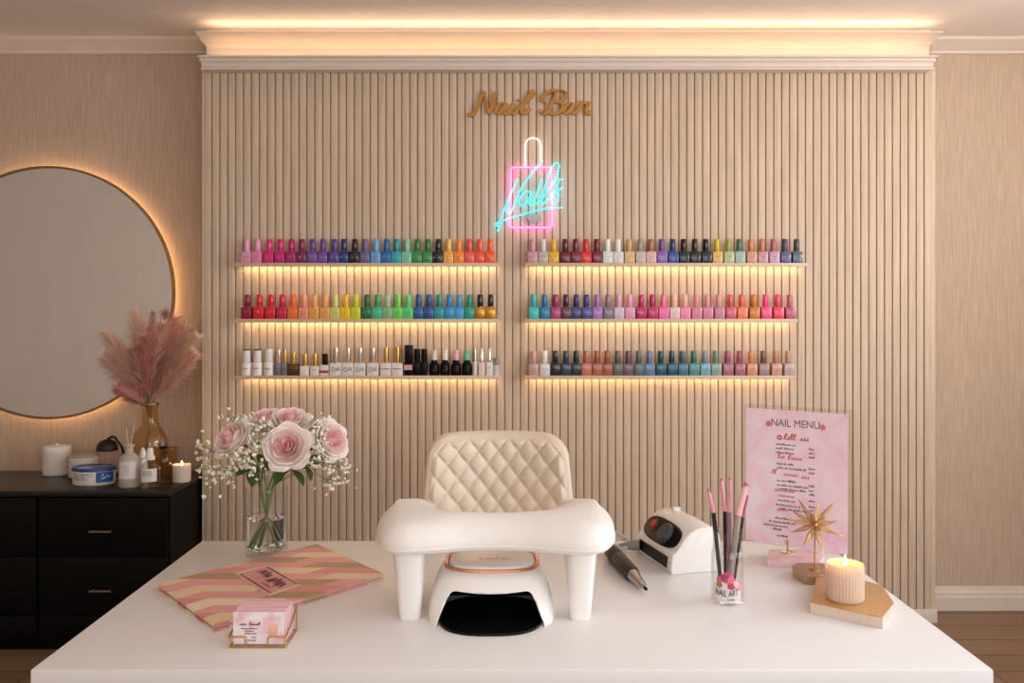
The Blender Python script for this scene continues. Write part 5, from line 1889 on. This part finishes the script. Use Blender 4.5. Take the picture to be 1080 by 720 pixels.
M_GREYG = mat('smoky bottle', (122, 120, 120), 0.2, coat=0.5)
M_GLIT = mat('black gold glitter', (20, 18, 16), 0.3, 0.4, scale=320, col2=(120, 98, 50))
M_GOLDCAP = mat('gold cap', (222, 178, 104), 0.22, 1.0)
M_SILCAP = mat('silver cap', (222, 216, 208), 0.15, 1.0)
M_PINKRED = mat('red label ink', (206, 110, 120), 0.6)
M_GREYINK = mat('grey label ink', (110, 106, 110), 0.6)
M_OFFW = mat('off white bottle', (232, 224, 218), 0.3)
for k, (px, ink, topm, lab) in enumerate(((258.6, M_PINKRED, M_DARKGREY, 'white round gel bottle with red print, leftmost on lower left shelf'), (270.2, M_PINKRED, M_DARKGREY, 'white round gel bottle with red print, second on lower left shelf'),
                                          (282.2, M_GREYINK, M_PLASTIC, 'all white gel bottle with grey print, third on lower left shelf'))):
    t = mixed(px, 'gel_bottle', lab)
    inst(g_body, t, M_PLASTIC, 'bottle_body')
    inst(g_cap, t, M_PLASTIC, 'bottle_cap')
    inst(g_top, t, topm, 'cap_ring')
    b = B()
    cm = lambda u, v, d: Vector(((0.0206 + d) * math.cos(-PI / 2 + u / 0.0206), (0.0206 + d) * math.sin(-PI / 2 + u / 0.0206), v))
    scribble(b, cm, -0.014, 0.014, 0.029, 0.009, 0.0024, random.Random(40 + k), 0.0004)
    dashes(b, cm, -0.007, 0.008, 0.016, 0.003, random.Random(50 + k), 0.0004)
    local(b, 'label_print', ink, t)
t = mixed(292.6, 'flat_bottle', 'narrow smoky grey bottle with silver cap beside the white gel bottles')
sq_bottle(t, 0.0225, 0.034, 0.052, M_GREYG, M_SILCAP, 0.0085, 0.051)
t = mixed(299.2, 'flat_bottle', 'narrow smoky grey bottle with gold cap left of glitter bottle')
sq_bottle(t, 0.0225, 0.034, 0.052, M_GREYG, M_GOLDCAP, 0.0085, 0.051)
t = mixed(308.4, 'glitter_bottle', 'black and gold glitter bottle with dark gold cap on lower left shelf')
sq_bottle(t, 0.039, 0.036, 0.047, M_GLIT, M_GOLDCAP, 0.0098, 0.046)
for px, lab in ((320.6, 'short white bottle with gold cap right of the glitter bottle'), (331.4, 'short white bottle with gold cap left of the black capped one')):
    t = mixed(px, 'short_bottle', lab)
    sq_bottle(t, 0.0345, 0.034, 0.0395, M_OFFW, M_GOLDCAP, 0.0098, 0.047, M_GREYINK if px > 325 else None, 0, [[(-0.25, 0.6), (-0.1, 0.7), (0.05, 0.58), (0.2, 0.66)]])
t = mixed(341.6, 'red_label_bottle', 'white bottle with red label and black cap on lower left shelf')
sq_bottle(t, 0.0345, 0.034, 0.043, M_OFFW, M_BLACKPL, 0.0108, 0.044)
local(B().box((0, -0.0172, 0.017), (0.0335, 0.0006, 0.011)), 'red_label', mat('red band', (196, 58, 52), 0.5), t)
marks = [[(-0.32, 0.62), (-0.14, 0.66), (-0.02, 0.5), (-0.14, 0.34), (-0.32, 0.46), (-0.2, 0.6)], [(0.02, 0.36), (0.14, 0.62), (0.2, 0.4), (0.32, 0.68), (0.36, 0.34)]]
names4 = ['first white square bottle with tall silver cap and looped print, beside black cap', 'second white square bottle with tall silver cap and looped print', 'third white square bottle with tall silver cap and looped print', 'fourth white square bottle with silver cap, left of the gold laced pair']
for px, lab in zip((353.4, 366.2, 379.0, 392.8), names4):
    t = mixed(px, 'square_bottle', lab)
    sq_bottle(t, 0.0455, 0.038, 0.051, M_OFFW, M_SILCAP, 0.0105, 0.059, M_INK, 0, marks)
lace = [[(-0.4, 0.62), (-0.25, 0.50), (-0.1, 0.60), (0.0, 0.48), (0.1, 0.60), (0.25, 0.50), (0.4, 0.62)], [(-0.35, 0.58), (0.35, 0.58)]]
for px, lab in ((406.6, 'white square bottle with gold lace print, left of its pair'), (418.8, 'white square bottle with gold lace print, beside the black boxes')):
    t = mixed(px, 'lace_bottle', lab)
    sq_bottle(t, 0.0425, 0.038, 0.051, M_OFFW, M_GOLDCAP, 0.0100, 0.061, mat('gold print', (150, 118, 66), 0.5), 0, lace)
t = mixed(430.4, 'black_bottle', 'tall black bottle with pink label, tallest on the lower left shelf')
local(B().box((0, 0, 0.025), (0.033, 0.036, 0.050), 0.002), 'bottle_body', M_BLACKPL, t)
local(B().box((0.001, 0, 0.086), (0.030, 0.032, 0.070), 0.002), 'bottle_cap', M_BLACKPL, t)
local(B().box((0, -0.0184, 0.034), (0.033, 0.0006, 0.020)), 'pink_label', mat('pink label', (216, 168, 172), 0.5), t)
for px, lab in ((439.4, 'plain tall black bottle right of the pink labelled one'), (446.9, 'plain tall black bottle left of the round shouldered bottles')):
    t = mixed(px, 'black_bottle', lab)
    sq_bottle(t, 0.0262, 0.034, 0.054, M_BLACKPL, M_BLACKPL, 0.0115, 0.052)
caps = [(457.6, (216, 210, 204), 'round black bottle with white marbled cap beside the tall black bottles'), (469.0, (226, 216, 206), 'round black bottle with cream white cap, second of the round four'),
        (480.6, (226, 172, 188), 'round black bottle with pink marbled cap'), (492.2, (98, 190, 158), 'round black bottle with mint green cap')]
for px, c, lab in caps:
    t = mixed(px, 'round_bottle', lab)
    local(B().lathe([(0, 0), (0.018, 0), (0.0198, 0.003), (0.0200, 0.034), (0.0185, 0.046), (0.0125, 0.054), (0.0125, 0.062), (0, 0.062)], 28), 'bottle_body', M_BLACKPL, t)
    local(B().lathe([(0, 0.0623), (0.0128, 0.0623), (0.0128, 0.066), (0.0098, 0.098), (0.0088, 0.101), (0, 0.101)], 22), 'bottle_cap', mat('marbled %d %d %d' % c, c, 0.3, var=0.2, scale=120), t)
    b = B()
    ff = lambda u, v, d: Vector(((0.0201 + d) * math.cos(-PI / 2 + u / 0.0201), (0.0201 + d) * math.sin(-PI / 2 + u / 0.0201), v))
    scribble(b, ff, -0.010, 0.010, 0.022, 0.008, 0.0012, random.Random(int(px)), 0.0003)
    local(b, 'label_print', mat('dim print', (88, 88, 90), 0.5), t)
t = mixed(500.9, 'slim_bottle', 'slim white round bottle with thin silver cap right of mint cap')
local(B().lathe([(0, 0), (0.0098, 0), (0.0104, 0.002), (0.0104, 0.051), (0.006, 0.056), (0, 0.056)], 22), 'bottle_body', M_OFFW, t)
local(B().lathe([(0, 0.0563), (0.0048, 0.0563), (0.0048, 0.108), (0, 0.109)], 16), 'bottle_cap', M_SILCAP, t)
t = mixed(508.0, 'slim_bottle', 'pinkish white bottle with thin silver cap near right end of lower left shelf')
sq_bottle(t, 0.0255, 0.030, 0.052, mat('pinkish white', (230, 210, 206), 0.3), M_SILCAP, 0.0060, 0.056)
t = mixed(516.2, 'slim_bottle', 'white square bottle with thin cap, second from right on lower left shelf')
sq_bottle(t, 0.0265, 0.032, 0.054, M_OFFW, M_SILCAP, 0.0056, 0.054, M_GREYINK, 0, [[(-0.2, 0.6), (0.0, 0.66), (0.2, 0.6)]])
t = mixed(523.2, 'slim_bottle', 'small grey white bottle with grey cap, rightmost on lower left shelf')
local(B().lathe([(0, 0), (0.0108, 0), (0.0112, 0.002), (0.0112, 0.042), (0, 0.043)], 22), 'bottle_body', mat('grey white', (206, 206, 206), 0.3), t)
local(B().lathe([(0, 0.0433), (0.0118, 0.0433), (0.0118, 0.070), (0, 0.071)], 22), 'bottle_cap', mat('grey cap', (138, 140, 136), 0.4), t)
for p in PROTO:
    bpy.data.objects.remove(p)

# ------------------------------------------------------------------ gold Nail Bar lettering
LY = PY - 0.004
# strokes in the coordinates of a 7.2x enlargement whose corner is pixel (485, 88)
letters = [
    [[(62, 232), (72, 248), (95, 244), (120, 215), (150, 150), (172, 92), (188, 66)], [(186, 66), (196, 110), (208, 175), (228, 236)], [(226, 236), (246, 180), (262, 120), (278, 78), (292, 74)]],
    [[(346, 158), (318, 154), (288, 180), (276, 214), (288, 232), (312, 220), (350, 162)], [(354, 156), (336, 212), (346, 236), (378, 218), (402, 180)]],
    [[(414, 156), (390, 212), (398, 236), (424, 226), (448, 196)], [(438, 128), (452, 134)]],
    [[(446, 200), (500, 148), (548, 96), (566, 70)], [(566, 64), (546, 66), (510, 124), (472, 204), (474, 234), (500, 230), (532, 192)]],
    [[(736, 62), (712, 130), (680, 200), (646, 236), (620, 224), (630, 206)], [(652, 150), (626, 138), (634, 104), (690, 66), (760, 54), (806, 74), (800, 112), (760, 140), (720, 146)],
     [(724, 146), (768, 156), (780, 190), (752, 226), (704, 240), (668, 222)]],
    [[(862, 158), (834, 154), (804, 180), (788, 214), (800, 232), (826, 220), (864, 162)], [(868, 156), (850, 212), (860, 236), (890, 216), (908, 184)]],
    [[(902, 204), (922, 168), (930, 142)], [(928, 138), (940, 154), (962, 156), (984, 146)], [(984, 146), (966, 190), (960, 222), (974, 238), (1002, 214)]],
]
gold_sign = thing('wall_sign', 'gold script Nail Bar lettering mounted on the slatted wall', 'sign', tuple(W(558, 122, PY)))
nmz = ['letter'] * 7


def wall_fm(x0, y0, k, Y):
    return lambda u, v, d: W(x0 + u / k, y0 - v / k, Y) + Vector((0, -d, 0))


fm = wall_fm(485, 88, 7.2, PY)
for strokes in letters:
    b = B()
    for j, s in enumerate(strokes):
        pts = [(p.x, p.y) for p in spline([(q[0], -q[1], 0) for q in s], 6)]
        b.ribbon(pts, fm, 25, 11, math.radians(-30), d0=0.0004 + 0.0002 * j, d1=0.014 + 0.0003 * j)
    b.build('letter', M_BRASS, gold_sign, smooth=30)

# ------------------------------------------------------------------ neon sign
neon = thing('neon_sign', 'glowing pink and blue Nails neon bottle sign above the shelf gap', 'neon sign', tuple(W(561, 243, PY)))
NYD = PY - 0.019
nf = lambda x, y, dy=0.0: W(510 + x / 6.55, 140 + y / 6.55, NYD + dy)


def neon_tube(paths, name, m, dy=0.0, r=0.0024, n=8, parent=neon):
    b = B()
    for p in paths:
        b.tube(spline([nf(x, y, dy) for x, y in p], n), r, 8)
    return b.build(name, m, parent)


E_PINK = emit('pink neon', (1.0, 0.075, 0.56), 9.0)
E_CYAN = emit('cyan neon', (0.008, 0.70, 0.86), 4.6)
E_WHITE = emit('white neon', (1.0, 0.80, 0.72), 3.6)
neon_tube([[(288, 236), (288, 180), (288, 110), (290, 76), (306, 48), (341, 36), (376, 48), (393, 76), (395, 110), (395, 160), (395, 192)]], 'handle_tube', E_WHITE)
rect = [(215, 238), (340, 238), (445, 238), (463, 243), (470, 260), (471, 350), (472, 450), (474, 560), (474, 630), (468, 647), (450, 653), (330, 653), (205, 653), (186, 647), (180, 630), (182, 540), (186, 420), (190, 330), (191, 262), (196, 243), (215, 238)]
neon_tube([rect], 'bottle_outline_tube', E_PINK, 0.004, n=5)
nails = [
    [(98, 682), (118, 610), (148, 520), (180, 440), (212, 372), (235, 318)],
    [(172, 462), (160, 505), (160, 540), (176, 556), (196, 536), (222, 470), (262, 380), (330, 285), (405, 196)],
    [(322, 412), (296, 404), (262, 436), (248, 480), (262, 504), (290, 490), (318, 446), (330, 408), (318, 460), (318, 494), (336, 494), (352, 470)],
    [(350, 474), (376, 400), (402, 322)],
    [(352, 470), (350, 490), (366, 488), (388, 462), (420, 388), (450, 290), (480, 226), (505, 208), (522, 224), (512, 276), (470, 360), (420, 430), (398, 462), (404, 488), (426, 480), (450, 448)],
    [(450, 448), (482, 410), (506, 350), (530, 322), (548, 322)],
    [(546, 320), (516, 324), (500, 352), (506, 386), (520, 420), (516, 462), (494, 488), (472, 478), (474, 446), (500, 414), (545, 376)],
    [(80, 630), (160, 596), (260, 566), (350, 540), (440, 522), (545, 516)],
    [(74, 626), (100, 642), (120, 610)],
]
neon_tube(nails, 'script_tube', E_CYAN, -0.008, 0.0021)
# clear mounts, tag and stand-offs
b = B()
for x, y in ((288, 200), (395, 120), (190, 300), (472, 420), (200, 653), (450, 653), (341, 238)):
    p = nf(x, y)
    b.tube([Vector((p.x, NYD + 0.0065, p.z)), Vector((p.x, PY - 0.0005, p.z))], 0.0024, 8)
b.build('stand_offs', M_ACRYL, neon)
b = B()
tg = [(300, 575), (385, 560), (402, 610), (322, 632)]
b.rings([[nf(x, y, 0.006) for x, y in tg], [nf(x, y, 0.016) for x, y in tg]])
b.build('driver_tag', mat('grey tag', (188, 178, 172), 0.6), neon)

# ------------------------------------------------------------------ light
w = bpy.data.worlds.new('World')
SC.world = w
w.use_nodes = True
w.node_tree.nodes['Background'].inputs['Color'].default_value = (0.75, 0.85, 1.0, 1)
w.node_tree.nodes['Background'].inputs['Strength'].default_value = 1.0


def area(name, loc, target, sx, sy, power, col):
    l = bpy.data.lights.new(name, 'AREA')
    l.shape = 'RECTANGLE'
    l.size, l.size_y = sx, sy
    l.energy = power
    l.color = col
    o = bpy.data.objects.new(name, l)
    COL.objects.link(o)
    o.location = loc
    o.rotation_euler = (Vector(target) - Vector(loc)).to_track_quat('-Z', 'Y').to_euler()
    return o


area('front_window_daylight', (FX0 / 2 + FX1 / 2, YF + 0.02, (FZ0 + FZ1) / 2), (0.3, 3.4, 1.6), FX1 - FX0 - 0.1, FZ1 - FZ0 - 0.1, 30, (0.90, 0.95, 1.0))
area('window_daylight', (XR - 0.02, (WY0 + WY1) / 2, (WZ0 + WZ1) / 2), (0, 0.9, 1.6), 2.5, 1.25, 42, (0.83, 0.92, 1.0))
area('warm_ceiling_fill', (-0.5, 0.2, ZC - 0.02), (-0.5, 0.2, 0), 1.6, 1.2, 4, (1.0, 0.80, 0.62))  # unseen overhead fill, added for warm ambient light

# unseen fill lights aimed upward, added to brighten the ceiling
area('upward_fill', (XL + 0.35, YF + 0.2, 1.75), (XL + 0.75, YF + 1.0, 2.4), 0.3, 0.3, 6, (1.0, 0.86, 0.72))
area('upward_fill', (XR - 0.15, 1.9, 1.75), (XR - 0.75, 2.5, 2.4), 0.3, 0.3, 12, (1.0, 0.88, 0.76))
area('upward_fill', (-0.2, YF + 0.15, 1.75), (0.0, YF + 1.2, 2.4), 0.5, 0.3, 9, (1.0, 0.88, 0.76))

# ------------------------------------------------------------------ camera and view
cam = bpy.data.cameras.new('Camera')
cam.sensor_width = 36.0
cam.lens = 30.0
cam.shift_y = -35 / 1080
cam.clip_start = 0.05
co = bpy.data.objects.new('Camera', cam)
COL.objects.link(co)
co.location = (0, 0, CAM_Z)
co.rotation_euler = (PI / 2, 0, 0)
SC.camera = co
vs = SC.view_settings
vs.view_transform = 'Standard'
vs.look = 'None'
vs.gamma = 1.0
vs.exposure = 0.07
vs.use_curve_mapping = False
SC.cycles.max_bounces = 10
SC.cycles.transparent_max_bounces = 24
SC.cycles.use_denoising = True
SC.cycles.sample_clamp_indirect = 4.0
